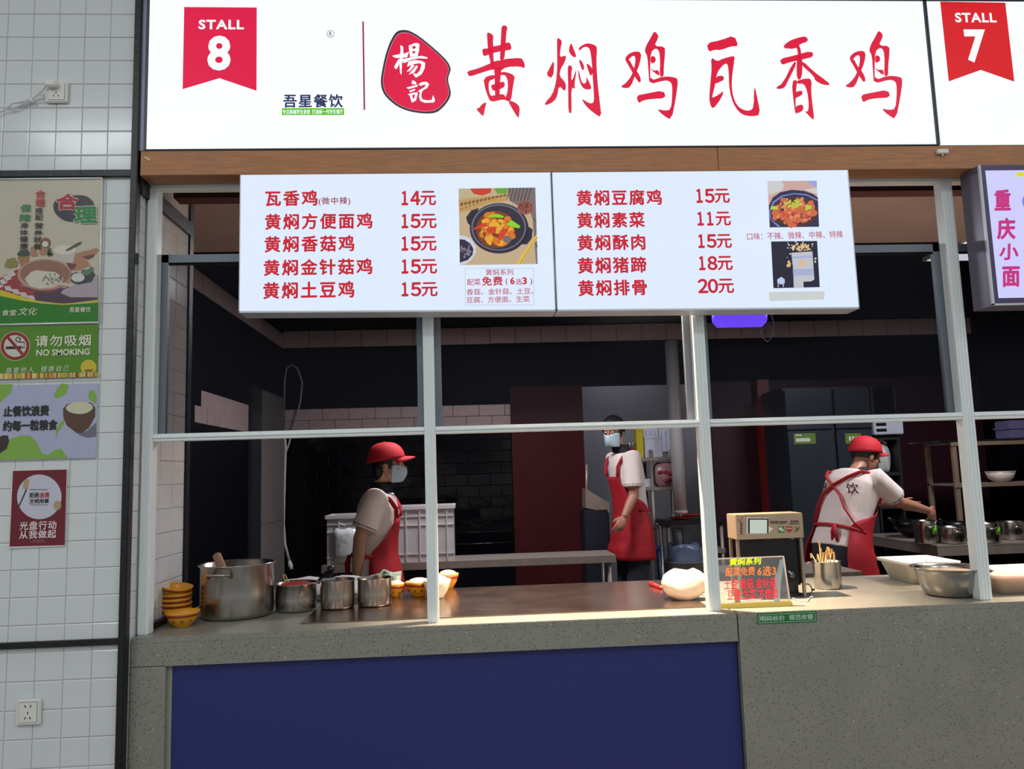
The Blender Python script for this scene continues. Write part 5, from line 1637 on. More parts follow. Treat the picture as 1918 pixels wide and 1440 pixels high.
# ---- passage behind the second worker
sh_x0, sh_x1 = at(1192, 900, 4.30).x, at(1268, 900, 4.30).x
srack = empty('shelf_rack', ((sh_x0 + sh_x1) / 2, 4.4, 0), label='steel shelf rack loaded with kitchen goods behind the second worker', cat='rack')
for xx in (sh_x0 + .13, sh_x1):
    for yy in (4.24, 4.50):
        MB().tube([(xx, yy, 0), (xx, yy, at(1220, 842, 4.24).z)], .016, 8).build('post', m_steel_dull, srack)
zs1, zs2 = at(1230, 857, 4.24).z, at(1230, 912, 4.24).z
for zz in (zs1, zs2, .95):
    MB().box(sh_x0, 4.22, zz - .03, sh_x1 + .02, 4.52, zz, .003).build('shelf', m_steel_dull, srack)
def onbox(name, label, cat, px0, px1, py0, z, Y, mat, depth=.1, lid=None, group='goods on the shelf rack'):
    a, b = at(px0, py0, Y), at(px1, py0, Y)
    e = empty(name, ((a.x + b.x) / 2, Y + depth / 2, z), label=label, cat=cat, group=group)
    MB().box(a.x, Y, z + .001, b.x, Y + depth, a.z, .004).build('body', mat, e)
    MB().box(a.x - .002, Y - .002, a.z - .02, b.x + .002, Y + depth + .002, a.z + .002, .002).build('lid', lid or mat, e)
    return e
m_yel = M('yellow_carton', (196, 178, 30), .5)
onbox('carton', 'tall yellow carton on the shelf rack behind the second worker', 'carton', 1191, 1204, 803, zs1, 4.26, m_yel)
onbox('storage_box', 'white box on the shelf rack right of the yellow carton', 'box', 1207, 1240, 818, zs1, 4.25, M('pale_box', (196, 200, 214), .5), .16)
onbox('storage_box', 'small white box on the lower shelf of the rack', 'box', 1196, 1222, 898, zs2, 4.25, M('pale_box', (196, 200, 214)), .12)
for i, (a_, b_) in enumerate(((1176, 1182), (1183, 1189))):
    q0, q1 = at(a_, 830, 4.30), at(b_, 830, 4.30)
    e = empty('steel_can', ((q0.x + q1.x) / 2, 4.30, zs1), label=('left small steel can beside the yellow carton', 'right small steel can beside the yellow carton')[i], cat='can', group='steel cans on the rack')
    rr_ = (q1.x - q0.x) / 2 * .95
    MB().box((q0.x + q1.x) / 2 - .03, 4.28, zs1 - .025, (q0.x + q1.x) / 2 + .03, 4.34, zs1).build('coaster', m_steel_dull, e)
    MB().lathe([(0, 0), (rr_, 0), (rr_, q0.z - zs1), (rr_ * .9, q0.z - zs1 + .004), (0, q0.z - zs1 + .004)], ((q0.x + q1.x) / 2, 4.31, zs1 + .001), 16).build('body', m_steel, e)
# white sheets pinned on the passage wall
for i, (x0_, x1_, y0_, y1_) in enumerate(((1206, 1232, 800, 820), (1236, 1262, 802, 846))):
    P_ = [at(x0_, y1_, 5.54), at(x1_, y0_, 5.54)]
    e = empty('notice_sheet', (P_[0].x, 5.54, P_[0].z), label=('small white notice sheet on the passage wall', 'large white notice sheet on the passage wall near the pipe')[i], cat='notice', group='notices in the passage')
    MB().box(P_[0].x, 5.542, P_[0].z, P_[1].x, 5.549, P_[1].z).build('sheet', M('notice_paper', (206, 210, 226), .6), e)
    for k in range(3):
        MB().box(P_[0].x + .02 + .05 * k, 5.540, P_[0].z + .02, P_[0].x + .025 + .05 * k, 5.5425, P_[1].z - .03).build('rule', M('notice_grey', (140, 146, 166), .6), e)
# bag of red meat on the rack
q = at(1246, 888, 4.20)
mbag = empty('meat_bag', (q.x, 4.24, zs2), label='clear bag of red meat slices on the lower shelf of the rack', cat='bag')
rings = []
for i in range(8):
    t = i / 7
    rr_ = .11 * math.sin(math.pi * (.15 + .72 * t)) ** .6
    rings.append([(q.x + .02 + 1.1 * rr_ * (1 + .07 * math.sin(3 * k + 4 * t)) * math.cos(k * math.pi / 9), 4.30 + .7 * rr_ * math.sin(k * math.pi / 9), zs2 + .002 + .22 * t) for k in range(18)])
MB().loft(rings).build('film', M('meat_film', (168, 128, 134), .3, noise=.5, scale=12, bump=.5), mbag)
rnd = random.Random(2)
for k in range(7):
    MB().ellipsoid((q.x + rnd.uniform(-.05, .09), 4.225 + rnd.uniform(-.005, .01), zs2 + .05 + rnd.random() * .11), (.028, .012, .018), seg=10, rings=6).build('meat_slice', M('meat_red', (146, 52, 62), .4, noise=.4, scale=30), mbag)
# pipe and side pillar at the right of the passage
px_ = at(1270, 880, 4.12)
pipe = empty('pipe', (px_.x, 4.12, 1.05), label='thick white upright pipe left of the middle window post', cat='pipe')
MB().tube([(px_.x, 4.12, at(1270, 962, 4.12).z), (px_.x, 4.12, 2.6)], .058, 20).build('shaft', M('white_pipe', (188, 184, 184), .5), pipe)
MB().tube([(px_.x, 4.12, at(1270, 962, 4.12).z), (px_.x, 4.12, at(1270, 962, 4.12).z + .03)], .064, 20).build('collar', M('white_pipe', (188, 184, 184)), pipe)
# black side table with red plates
tz_ = at(1280, 972, 4.0).z
x0, x1 = at(1245, 975, 3.9).x, at(1330, 975, 3.9).x
tb_ = empty('side_table', ((x0 + x1) / 2, 4.05, 0), label='black side table carrying red plates beside the white pipe', cat='table')
MB().box(x0, 3.88, tz_ - .04, x1 + .15, 4.22, tz_, .004).build('top', m_black_plastic, tb_)
for xx in (x0 + .03, x1 + .1):
    for yy in (3.92, 4.18):
        MB().tube([(xx, yy, 0), (xx, yy, tz_ - .03)], .016, 8).build('leg', m_steel_dull, tb_)
MB().box(x0 + .16, 3.90, .72, x1 + .12, 4.16, .76).build('shelf', m_steel_dull, tb_)
for i, (pxx, lab) in enumerate(((1275, 'left red plate on the black side table'), (1300, 'right red plate on the black side table'))):
    q = at(pxx, 968, 3.97)
    e = empty('plate', (q.x, 3.98, tz_), label=lab, cat='plate', group='red plates')
    MB().lathe([(0, 0), (.05, 0), (.10, .014), (.10, .018), (.05, .006), (0, .006)], (q.x, 3.98 + .02 * i, tz_ + .002 + .020 * i), 26, cap=False).build('dish', m_red, e)
    MB().lathe([(.094, .0168), (.101, .0172), (.101, .0192), (.094, .0185)], (q.x, 3.98 + .02 * i, tz_ + .002 + .020 * i), 26, cap=False).build('rim', m_red, e)
q = at(1270, 1000, 3.97)
bk = empty('bucket', (q.x, 4.0, .75), label='small pale bucket on the shelf under the red plates', cat='bucket')
MB().lathe([(0, 0), (.038, 0), (.045, .15), (.048, .155), (.042, .15), (.036, .01), (0, .01)], (q.x, 4.0, .762), 20, cap=False).build('body', M('pale_bucket', (150, 150, 152), .5), bk)
MB().lathe([(.040, .15), (.052, .15), (.052, .17), (.040, .17)], (q.x, 4.0, .762), 20, cap=False).build('rim', M('pale_bucket', (150, 150, 152)), bk)
# grey waste basket with a clear liner
q = at(1290, 1070, 3.4)
zt_ = at(1290, 1052, 3.4).z
wbk = empty('waste_basket', (q.x, 3.5, 0), label='grey waste basket lined with a clear bag behind the white dough bag', cat='basket')
MB().lathe([(0, 0), (.13, 0), (.165, zt_ - .01), (.18, zt_), (.16, zt_), (.125, .01), (0, .01)], (q.x, 3.5, .001), 28, cap=False).build('tub', M('grey_basket', (124, 122, 118), .5), wbk)
rings = []
for i in range(6):
    t = i / 5
    rings.append([(q.x + (.14 - .02 * t) * (1 + .1 * math.sin(4 * k + 3 * t)) * math.cos(k * math.pi / 10), 3.5 + .13 * (1 + .1 * math.sin(5 * k)) * math.sin(k * math.pi / 10), zt_ - .02 + .14 * t * (1 + .15 * math.sin(k))) for k in range(20)])
MB().loft(rings).build('liner', M('clear_liner', (110, 124, 150), .25, noise=.5, scale=10, bump=.6, alpha=.7), wbk)
# blue stool
q = at(1224, 1024, 3.75)
zt_ = min(q.z, .80)
st_ = empty('stool', (q.x, 3.87, 0), label='blue plastic stool behind the second worker', cat='stool')
MB().box(q.x - .10, 3.75, zt_ - .03, q.x + .10, 3.97, zt_, .012).build('seat', m_blue, st_)
for sx in (-1, 1):
    for sy in (-1, 1):
        MB().tube([(q.x + sx * .085, 3.86 + sy * .09, zt_ - .02), (q.x + sx * .12, 3.86 + sy * .12, 0)], [.016, .02], 8).build('leg', m_blue, st_)
# mop pole
mp_ = empty('mop', (at(1250, 1080, 3.55).x, 3.55, .3), label='thin mop with a grey pole leaning beside the waste basket', cat='mop')
A, B = at(1243, 1085, 3.25), at(1236, 985, 3.40)
G0 = A + (A - B).normalized() * ((A.z) / max(.05, -(A - B).normalized().z) - .03)
MB().tube([G0, A, B], .010, 8).build('pole', m_steel_dull, mp_)
MB().lathe([(0, .09), (.02, .085), (.06, .01), (.065, 0), (0, 0)], (G0.x, G0.y, .001), 14).build('head', M('grey_mop', (110, 108, 104), .9, bump=.6), mp_)
# steel chute of the dough machine
ch = empty('dough_machine', (at(1118, 940, 3.7).x, 3.7, .85), label='steel dough machine with a slanted chute left of the second worker', cat='machine')
P_ = [at(1097, 915, 3.6), at(1142, 942, 3.6), at(1142, 960, 3.6), at(1097, 951, 3.6)]
MB().hexa([P_[3][:], P_[2][:], (P_[2].x, 3.8, P_[2].z), (P_[3].x, 3.8, P_[3].z), P_[0][:], P_[1][:], (P_[1].x, 3.8, P_[1].z), (P_[0].x, 3.8, P_[0].z)]).build('chute', m_steel_dull, ch)
MB().box(P_[0].x - .02, 3.6, .0, P_[1].x - .01, 3.9, P_[3].z - .01, .01).build('base', M('slate_machine', (34, 40, 54), .4, metal=.3), ch)
MB().tube([at(1099, 870, 3.7), at(1099, 952, 3.7)], .012, 8).build('upright', m_steel_dull, ch)

# ---- fridge with two doors
YF = 3.80
x0, x1 = at(1478, 880, YF).x, at(1642, 880, YF).x
zt_ = at(1560, 724, YF).z
fr = empty('fridge', ((x0 + x1) / 2, YF + .3, 0), label='tall dark two-door fridge with green stickers behind the third worker', cat='fridge')
MB().box(x0, YF + .03, 0, x1, YF + .55, zt_, .006).build('body', m_fridge, fr)
xm = at(1568, 880, YF).x
zd = at(1560, 805, YF).z
for i, (a, b) in enumerate(((x0 + .01, xm - .01), (xm + .02, x1 - .01))):
    d_ = MB().box(a, YF, .12, b, YF + .03, zd, .004).build('door', m_fridge, fr)
    MB().tube([(b - .05, YF - .025, zd - .75), (b - .05, YF - .025, zd - .35)], .009, 8).build('handle', m_fridge, d_)
    u = MB().box(a, YF, zd + .01, b, YF + .03, zt_ - .02, .004).build('upper_door', m_fridge, fr)
m_gs = M('green_sticker', (92, 124, 44), .5)
for (u0, v0, u1, v1), lab, w_ in (((1487.5, 811, 1527, 832), 'left', True), ((1584, 811, 1612, 831), 'right', False)):
    P_ = [at(u0, v1, YF - .001), at(u1, v0, YF - .001)]
    e = MB().box(P_[0].x, YF - .003, P_[0].z, P_[1].x, YF - .0005, P_[1].z).build('sticker', m_gs, fr)
    if w_:
        MB().box(P_[0].x + .015, YF - .005, P_[0].z + .02, P_[1].x - .05, YF - .003, P_[0].z + .05).build('label_field', M('label_white', (206, 214, 190), .5), e)
        flat_print('small_print', [[(1490 + 4 * k, 813), (1493 + 4 * k, 813), (1493 + 4 * k, 816.5), (1490 + 4 * k, 816.5)] for k in range(3)], YF - .0055, M('label_white', (206, 214, 190)), e)
    else:
        flat_print('small_print', [[(1590 + 6 * k, 817), (1594 + 6 * k, 817), (1594 + 6 * k, 825), (1590 + 6 * k, 825)] for k in range(3)], YF - .0045, M('label_white', (206, 214, 190)), e)
# open shelf with bags right of the fridge
x0, x1 = x1 + .01, at(1692, 880, YF).x
ob = empty('open_cabinet', ((x0 + x1) / 2, YF + .2, 0), label='dark open cabinet stuffed with white bags right of the fridge', cat='cabinet')
m_ob = M('dark_cabinet', (28, 30, 38), .5)
MB().box(x0, YF + .36, 0, x1, YF + .40, zt_).build('back', m_ob, ob)
for xx in (x0, x1 - .018):
    MB().box(xx, YF + .02, 0, xx + .018, YF + .36, zt_).build('side', m_ob, ob)
zsh = [at(1665, y_, YF + .05).z for y_ in (884, 946, 817)]
for zz in zsh:
    MB().box(x0 + .018, YF + .02, zz - .03, x1 - .018, YF + .36, zz).build('shelf', m_ob, ob)
for i, (zz, hh, lab) in enumerate(((zsh[0], .25, 'crumpled white plastic bag on the middle shelf of the open cabinet'), (zsh[1], .20, 'white plastic bag on the lower shelf of the open cabinet'))):
    e = empty('plastic_bag', ((x0 + x1) / 2, YF + .16, zz), label=lab, cat='bag', group='bags in the open cabinet')
    rings = []
    xc, wd = (x0 + x1) / 2, (x1 - x0) / 2 - .03
    for j in range(9):
        t = j / 8
        s_ = math.sin(math.pi * (.2 + .66 * t)) ** .5
        rings.append([(xc + wd * s_ * (1 + .06 * math.sin(4 * k + 6 * t + i)) * math.cos(k * math.pi / 11), YF + .17 + .11 * s_ * (1 + .08 * math.sin(5 * k - 4 * t)) * math.sin(k * math.pi / 11), zz + .001 + hh * t + .01 * math.sin(2 * k + i)) for k in range(22)])
    mb = MB().loft(rings).build('body', m_bagc, e)
    MB().tube([(xc - .05, YF + .10, zz + hh - .02), (xc - .02, YF + .08, zz + hh + .03), (xc + .03, YF + .09, zz + hh)], .009, 8).build('knot', m_bagc, e)
e = empty('switch_box', (x0 + .06, YF, zsh[2]), label='small white electrical box above the bags at the fridge side', cat='switch box')
P_ = [at(1638, 814, YF - .03), at(1691, 786, YF - .03)]
MB().box(P_[0].x, YF - .03, P_[0].z, P_[1].x, YF + .018, P_[1].z, .006).build('case', M('grey_white_box', (180, 184, 196), .5), e)
for k in range(2):
    MB().box(P_[0].x + .02, YF - .034, P_[0].z + .025 + .05 * k, P_[0].x + .11, YF - .029, P_[0].z + .05 + .05 * k).build('slot', m_black_plastic, e)

# ---- table beside the terminal, stove bench, rack and pots at the right
steel_table('steel table behind the skewer cup in the middle of the kitchen', 1.55, 2.35, 1.90, 2.45, .80, lip=.065)
stv = empty('stove_bench', (3.85, 3.1, 0), label='long steel stove bench with pots on the right', cat='stove')
MB().box(3.30, 2.68, .835, 4.85, 3.78, .85, .003).build('top', m_steel_dull, stv)
MB().box(3.30, 2.68, .775, 4.85, 2.70, .835).build('front_apron', m_steel_dull, stv)
MB().box(3.30, 2.70, .775, 3.32, 3.78, .835).build('side_apron', m_steel_dull, stv)
MB().box(3.34, 2.75, .30, 4.82, 3.5, .33).build('lower_shelf', m_steel_dull, stv)
for xx in (3.34, 4.8):
    for yy in (2.72, 3.74):
        MB().tube([(xx, yy, 0), (xx, yy, .78)], .02, 8).build('leg', m_steel_dull, stv)
for i, (px_, lab) in enumerate(((1776, 'grey tub under the stove bench near the cream bin'), (1880, 'grey tub under the stove bench at the right edge'))):
    q = at(px_, 1060, 3.0)
    e = empty('storage_tub', (q.x, 3.0, .33), label=lab, cat='tub', group='tubs under the stove bench')
    MB().box(q.x - .15, 2.86, .332, q.x + .15, 3.2, .50, .012).build('body', M('grey_tub', (84, 80, 82), .5), e)
    MB().box(q.x - .16, 2.85, .49, q.x + .16, 3.21, .515, .005).build('rim', M('grey_tub', (84, 80, 82)), e)
POTS = [(1750, 1020, 976, 38, 'steel pot with green label under the third worker hand', True), (1802, 1020, 988, 46, 'dark stained steel pot left of the right window post', False), (1868, 1018, 981, 44, 'tall steel pot with green label right of the window post', True), (1915, 1012, 978, 44, 'pale lidded steel pot at the right edge of the stove', False)]
for i, (px_, yb, yt_, wpx, lab, gl) in enumerate(POTS):
    p = atZ(px_, yb, .85)
    q0, q1 = at(px_ - wpx / 2, yb, p.y), at(px_ + wpx / 2, yb, p.y)
    rr_ = (q1.x - q0.x) / 2
    hh = at(px_, yt_, p.y).z - .85
    e = pot('cooking_pot', lab, (p.x, p.y + rr_ + .02, .852), rr_, hh, rim=.006, cat='pot', group='pots on the stove', handles=2, hz=.75, mat=m_steel)
    if gl:
        a0 = -1.75 + (.3 if i == 2 else .25)
        MB().sheet([[((rr_ + .002) * math.cos(a0 + .13 * k), (rr_ + .002) * math.sin(a0 + .13 * k), hh * z_) for k in range(6)] for z_ in (.42, .78)], .001).build('green_label', M('label_green', (110, 176, 46), .5), e, world=False)
    MB().lathe([(0, hh * .9), (rr_ * .95, hh * .88)], seg=20).build('contents', M('pot_contents', (70, 58, 52), .4), e, world=False)
# wok pans at the back left of the stove
for i, (px_, py_, rr_, lab) in enumerate(((1672, 985, .17, 'black wok on the far left of the stove bench'), (1722, 985, .115, 'dark frying pan beside the black wok on the stove'))):
    p = at(px_, py_, 3.32 - .28 * i)
    e = empty('wok', (max(p.x, 3.45 + .3 * i), p.y, .85), label=lab, cat='wok', group='woks on the stove')
    X_ = max(p.x, 3.52 + .16 * i)
    MB().lathe([(0, 0), (rr_ * .5, .01), (rr_ * .85, .07), (rr_, .13), (rr_ * .97, .13), (rr_ * .8, .07), (rr_ * .45, .02), (0, .012)], (X_, p.y, .853), 30, cap=False).build('pan', M('wok_black', (26, 25, 28), .3, metal=.6, noise=.3, scale=12), e)
    MB().tube([(X_ - rr_ * .9, p.y - .03, .98), (X_ - rr_ * 1.5, p.y - .08, 1.01)], .012, 8).build('handle', m_black_plastic, e)
# over-stove rack
YA, YBk = 3.30, 3.66
X0 = at(1790, 900, YA).x
rk = empty('stove_rack', (4.3, 3.4, .85), label='two-tier steel rack standing on the stove bench', cat='rack')
m_rackp = M('warm_rack_steel', (186, 160, 136), .35, metal=.7)
zr1, zr2 = at(1800, 827, YA).z, at(1805, 905, YA).z
for xx in (X0, 4.78):
    for yy in (YA, YBk):
        MB().box(xx, yy, .852, xx + .035, yy + .035, zr1 - .01, .003).build('post', m_rackp, rk)
for zz in (zr1, zr2):
    MB().box(X0 - .01, YA - .008, zz - .035, 4.83, YA + .02, zz, .003).build('front_rail', m_rackp, rk)
    MB().box(X0, YA + .02, zz - .02, 4.82, YBk + .035, zz - .004).build('shelf', m_steel_dull, rk)
MB().box(X0 - .12, YA - .01, zr1 + .001, 4.84, YBk + .05, zr1 + .012).build('top_sheet', m_steel, rk)
q0, q1 = at(1855, 897, YA + .1), at(1902, 881, YA + .1)
rr_ = (q1.x - q0.x) / 2
e = empty('soup_bowl', ((q0.x + q1.x) / 2, YA + .13, zr2), label='white soup bowl on the middle tier of the stove rack', cat='bowl')
hh = .085
MB().lathe([(0, 0), (rr_ * .5, 0), (rr_ * .85, hh * .4), (rr_, hh), (rr_ * .97, hh), (rr_ * .8, hh * .4), (0, .012)], ((q0.x + q1.x) / 2, YA + .13, zr2 - .002), 30, cap=False).build('body', M('cream_ware', (206, 190, 178), .3), e)
MB().lathe([(rr_ * .955, hh - .004), (rr_ * 1.01, hh - .004), (rr_ * 1.01, hh + .002), (rr_ * .955, hh + .002)], ((q0.x + q1.x) / 2, YA + .13, zr2 - .002), 30, cap=False).build('rim', M('cream_ware', (206, 190, 178)), e)
P_ = [at(1893, 823, YA + .02), at(1930, 786, YA + .02)]
e = empty('storage_box', (P_[0].x + .1, YA + .1, zr1), label='purple grey box on top of the stove rack at the right edge', cat='box')
m_pb = M('purple_grey_box', (86, 80, 112), .45)
MB().box(P_[0].x, YA + .02, zr1 + .014, P_[0].x + .32, YA + .2, P_[1].z, .008).build('body', m_pb, e)
MB().box(P_[0].x - .008, YA + .012, P_[1].z - .07, P_[0].x + .33, YA + .21, P_[1].z - .055).build('lip', m_pb, e)

# ================================================================== the three kitchen workers
m_skin = M('warm_skin', (196, 146, 120), .5, noise=.08, scale=14, sss=.08)
m_skin2 = M('tanned_skin', (172, 120, 96), .5, noise=.08, scale=14, sss=.08)
m_shirt = M('cream_shirt', (226, 212, 204), .85, noise=.06, scale=14, bump=.35)
m_apron = M('red_apron', (166, 16, 30), .7, noise=.10, scale=12, bump=.2)
m_cap = M('red_cap', (192, 24, 38), .75, noise=.08, scale=30)
m_trim = M('dark_collar', (24, 22, 30), .8)
m_hair = M('black_hair', (18, 15, 15), .5, noise=.3, scale=60, bump=.3)
m_mask = M('pale_blue_mask', (186, 208, 218), .75, noise=.04, scale=20)
m_pants = M('dark_trousers', (34, 36, 46), .85, noise=.15, scale=20)
m_shoe = M('black_shoe', (16, 16, 18), .5)
m_eyew = M('eye_white', (222, 220, 216), .3)
m_iris = M('dark_iris', (24, 16, 12), .2)


def fused(mb, name, mat, voxel, parent, smooth=6):
    """Fuse overlapping volumes into one continuous skin."""
    me = mb.mesh(name)
    o = bpy.data.objects.new(name, me)
    col.objects.link(o)
    r = o.modifiers.new('r', 'REMESH')
    r.mode = 'VOXEL'
    r.voxel_size = voxel
    r.use_smooth_shade = True
    s = o.modifiers.new('s', 'SMOOTH')
    s.factor = .5
    s.iterations = smooth
    out = bpy.data.meshes.new_from_object(o.evaluated_get(_dg()))
    bpy.data.objects.remove(o)
    bpy.data.meshes.remove(me)
    out.name = name
    out.polygons.foreach_set('use_smooth', [True] * len(out.polygons))
    out.materials.clear()
    out.materials.append(mat)
    o = bpy.data.objects.new(name, out)
    col.objects.link(o)
    if parent:
        adopt(o, parent, False)
    return o


def person(label, base, rot, J, head_yaw=0, head_pitch=0, skin=None, cap=True, mask=True, crossed=False, girth=1.0, cap_tilt=0.0, voxel=.0045, apron_end=-.68, wrap=1.62, neck_r=.052, bob=0.0, shirt_end=-.16):
    """J: joints in world space. Local frame: x forward, y to the person's left, z up."""
    Rz = Matrix.Rotation(rot, 3, 'Z')
    inv = Rz.transposed()
    B = Vector((base[0], base[1], 0))
    L = {k: inv @ (Vector(v) - B) for k, v in J.items()}
    skin = skin or m_skin
    e = empty('person', B[:], rot, label=label, cat='person', group='kitchen workers')
    N, P = L['neck'], L['pelvis']
    g = girth
    prof = [(-.22, .165, .125), (-.10, .172, .125), (.04, .168, .120), (.25, .150, .108), (.45, .148, .108), (.66, .162, .116), (.82, .172, .110), (.93, .150, .090), (1.0, .085, .068)]
    ax = (N - P)
    mid = (P + N) / 2 - Vector((.02, 0, 0))

    def C(t):
        if t <= 0:
            return P + Vector((0, 0, t * ax.length)) + Vector((t * -.0, 0, 0))
        return P * (1 - t) ** 2 + mid * 2 * t * (1 - t) + N * t * t

    def wd(t):
        for i in range(len(prof) - 1):
            a, b = prof[i], prof[i + 1]
            if t <= b[0]:
                k = max(0, (t - a[0]) / (b[0] - a[0]))
                return (a[1] + (b[1] - a[1]) * k) * g, (a[2] + (b[2] - a[2]) * k) * g
        return prof[-1][1] * g, prof[-1][2] * g

    def S(t, a, off=0.0):
        """Point on the torso at height t, angle a from straight ahead towards the left."""
        c = C(t)
        tn = (C(min(t + .03, 1.0)) - C(t - .03)).normalized()
        lat = Vector((0, 1, 0))
        f = lat.cross(tn).normalized()
        w, d = wd(t)
        ca, sa = math.cos(a), math.sin(a)
        ex = .82
        return c + f * ((d + off) * math.copysign(abs(ca) ** ex, ca)) + lat * ((w + off) * math.copysign(abs(sa) ** ex, sa))

    def rings(t0, t1, n, off, seg=28):
        return [[S(t0 + (t1 - t0) * i / n, 2 * math.pi * k / seg, off) for k in range(seg)] for i in range(n + 1)]

    # head frame
    Hm = Matrix.Rotation(head_yaw, 3, 'Z') @ Matrix.Rotation(head_pitch, 3, 'Y')
    Hc = L['head']
    hp = lambda x, y, z: Hc + Hm @ Vector((x, y, z))

    # ---- body: one continuous skin
    mb = MB()
    mb.loft(rings(-.2, 1.0, 16, -.012))
    mb.tube([C(.9), N, hp(-.025, 0, -.05)], [.07, neck_r, neck_r], 14)
    mb.ellipsoid(hp(-.012, 0, .03), (.094, .076, .092), Hm)
    mb.ellipsoid(hp(.018, 0, -.04), (.068, .060, .080), Hm)
    mb.ellipsoid(hp(.052, 0, -.098), (.022, .026, .018), Hm, 10, 8)
    mb.ellipsoid(hp(.070, 0, .022), (.022, .054, .013), Hm, 12, 8)
    mb.tube([hp(.080, 0, .012), hp(.098, 0, -.018), hp(.104, 0, -.034)], [.008, .011, .014], 8)
    mb.ellipsoid(hp(.082, 0, -.064), (.011, .024, .009), Hm, 10, 8)
    for s in (-1, 1):
        mb.ellipsoid(hp(-.008, s * .079, -.012), (.018, .008, .031), Hm, 10, 8)
        mb.ellipsoid(hp(.055, s * .036, -.03), (.022, .022, .022), Hm, 10, 8)
        sh, el, wr = L['shoulder_%d' % s], L['elbow_%d' % s], L['wrist_%d' % s]
        mb.tube([sh * .7 + C(.86) * .3, sh, sh * .5 + el * .5, el, el * .6 + wr * .4, wr], [.055, .052, .047, .040, .038, .026], 14)
        # hand: palm, four fingers, thumb
        d = (wr - el).normalized()
        hd = L.get('handdir_%d' % s)
        if hd is not None:
            d = (inv @ Vector(J['handdir_%d' % s])).normalized()
        pn = Vector((0, -s, 0)) - d * d.dot(Vector((0, -s, 0)))      # palm looks to the body
        if pn.length < .2:
            pn = Vector((0, 0, -1)) - d * d.dot(Vector((0, 0, -1)))
        pn.normalize()
        sd = d.cross(pn).normalized()
        if sd.x < 0:
            sd = -sd                                                  # thumb side looks ahead
        pr = Matrix((d, sd, pn)).transposed()
        mb.ellipsoid(wr + d * .050, (.056, .042, .019), pr, 14, 10)
        for q, (o_, ln) in enumerate(((.031, .068), (.0105, .076), (-.0105, .072), (-.031, .058))):
            r0 = wr + d * (.088 - .006 * abs(q - 1.3)) + sd * o_
            cu = .35 + .1 * q
            pts = [r0 - d * .02, r0, r0 + (d * math.cos(cu) + pn * math.sin(cu)) * ln * .45]
            pts.append(pts[-1] + (d * math.cos(cu * 2.1) + pn * math.sin(cu * 2.1)) * ln * .32)
            pts.append(pts[-1] + (d * math.cos(cu * 3) + pn * math.sin(cu * 3)) * ln * .25)
            mb.tube(pts, [.009, .0088, .0082, .0076, .006], 8)
        t0 = wr + d * .028 + sd * .030
        mb.tube([wr + d * .02 + sd * .012, t0, t0 + d * .030 + sd * .022 + pn * .006, t0 + d * .055 + sd * .026 + pn * .016], [.013, .012, .0098, .007], 8)
        # leg and foot
        hipj = P + Vector((0, s * .09, -.02))
        an = Vector((hipj.x * .4 + L.get('foot', Vector((0, 0, 0))).x, s * .10, .085))
        kn = (hipj + an) / 2 + Vector((.03, 0, .01))
        mb.tube([hipj + Vector((0, 0, .05)), hipj - Vector((0, 0, .08)), kn, (kn + an) / 2, an], [.085, .083, .056, .052, .036], 14)
        mb.ellipsoid(an + Vector((.065, 0, -.045)), (.125, .042, .036), None, 14, 10)
    fused(mb, 'body', skin, voxel, e)

    # ---- shirt with short sleeves
    mb = MB()
    mb.loft(rings(shirt_end, .985, 18, .013))
    for s in (-1, 1):
        sh, el = L['shoulder_%d' % s], L['elbow_%d' % s]
        hem = sh * .22 + el * .78
        mb.tube([C(.84) * .55 + sh * .45, sh, sh * .55 + el * .45, hem], [.070, .074, .072, .078], 18)
    shirt = fused(mb, 'shirt', m_shirt, .008, e, 3)
    for s in (-1, 1):
        sh, el = L['shoulder_%d' % s], L['elbow_%d' % s]
        ud = (el - sh).normalized()
        hem = sh * .22 + el * .78
        MB().tube([hem - ud * .020, hem - ud * .014], .0765, 22).build('sleeve_line', m_trim, shirt, world=False)
    cr = []
    for z_, r_ in ((-.012, .084), (.022, .074), (.056, .064), (.058, .059), (.022, .066)):
        cr.append([N + (hp(-.025, 0, -.05) - N).normalized() * z_ + Vector((math.cos(a) * r_, math.sin(a) * r_ * 1.02, 0)) for a in [2 * math.pi * k / 22 for k in range(22)]])
    MB().loft(cr, cap=False).build('collar', m_trim, shirt, world=False)

    # ---- trousers and shoes
    mb = MB()
    mb.loft(rings(-.2, .08, 5, .006))
    for s in (-1, 1):
        hipj = P + Vector((0, s * .09, -.02))
        an = Vector((hipj.x * .4 + L.get('foot', Vector((0, 0, 0))).x, s * .10, .085))
        kn = (hipj + an) / 2 + Vector((.03, 0, .01))
        mb.tube([hipj, hipj - Vector((0, 0, .1)), kn, (kn + an) / 2, an - Vector((0, 0, .01))], [.105, .104, .080, .072, .066], 16)
    fused(mb, 'trousers', m_pants, .011, e, 3)
    for s in (-1, 1):
        hipj = P + Vector((0, s * .09, -.02))
        an = Vector((hipj.x * .4 + L.get('foot', Vector((0, 0, 0))).x, s * .10, .085))
        MB().ellipsoid(an + Vector((.065, 0, -.040)), (.138, .052, .043), None, 16, 10).build('shoe', m_shoe, e, world=False)

    # ---- apron, following the chest and hanging down to the thighs
    grid = []
    nrow = 22
    for i in range(nrow):
        t = .70 - (.70 - apron_end) * i / (nrow - 1)
        half = .62 if t > .62 else (.62 + (wrap - .62) * min(1, (.62 - t) / .34))
        row = []
        for k in range(17):
            a = -half + 2 * half * k / 16
            tt = max(t, -.18)
            p = S(tt, a, .030 + .05 * max(0, min(.5, .25 - t)) + .004 * math.sin(a * 7 + t * 5))
            if t < -.18:
                p = p + Vector((.02 * math.cos(a), 0, (t + .18) * ax.length))
            row.append(p)
        grid.append(row)
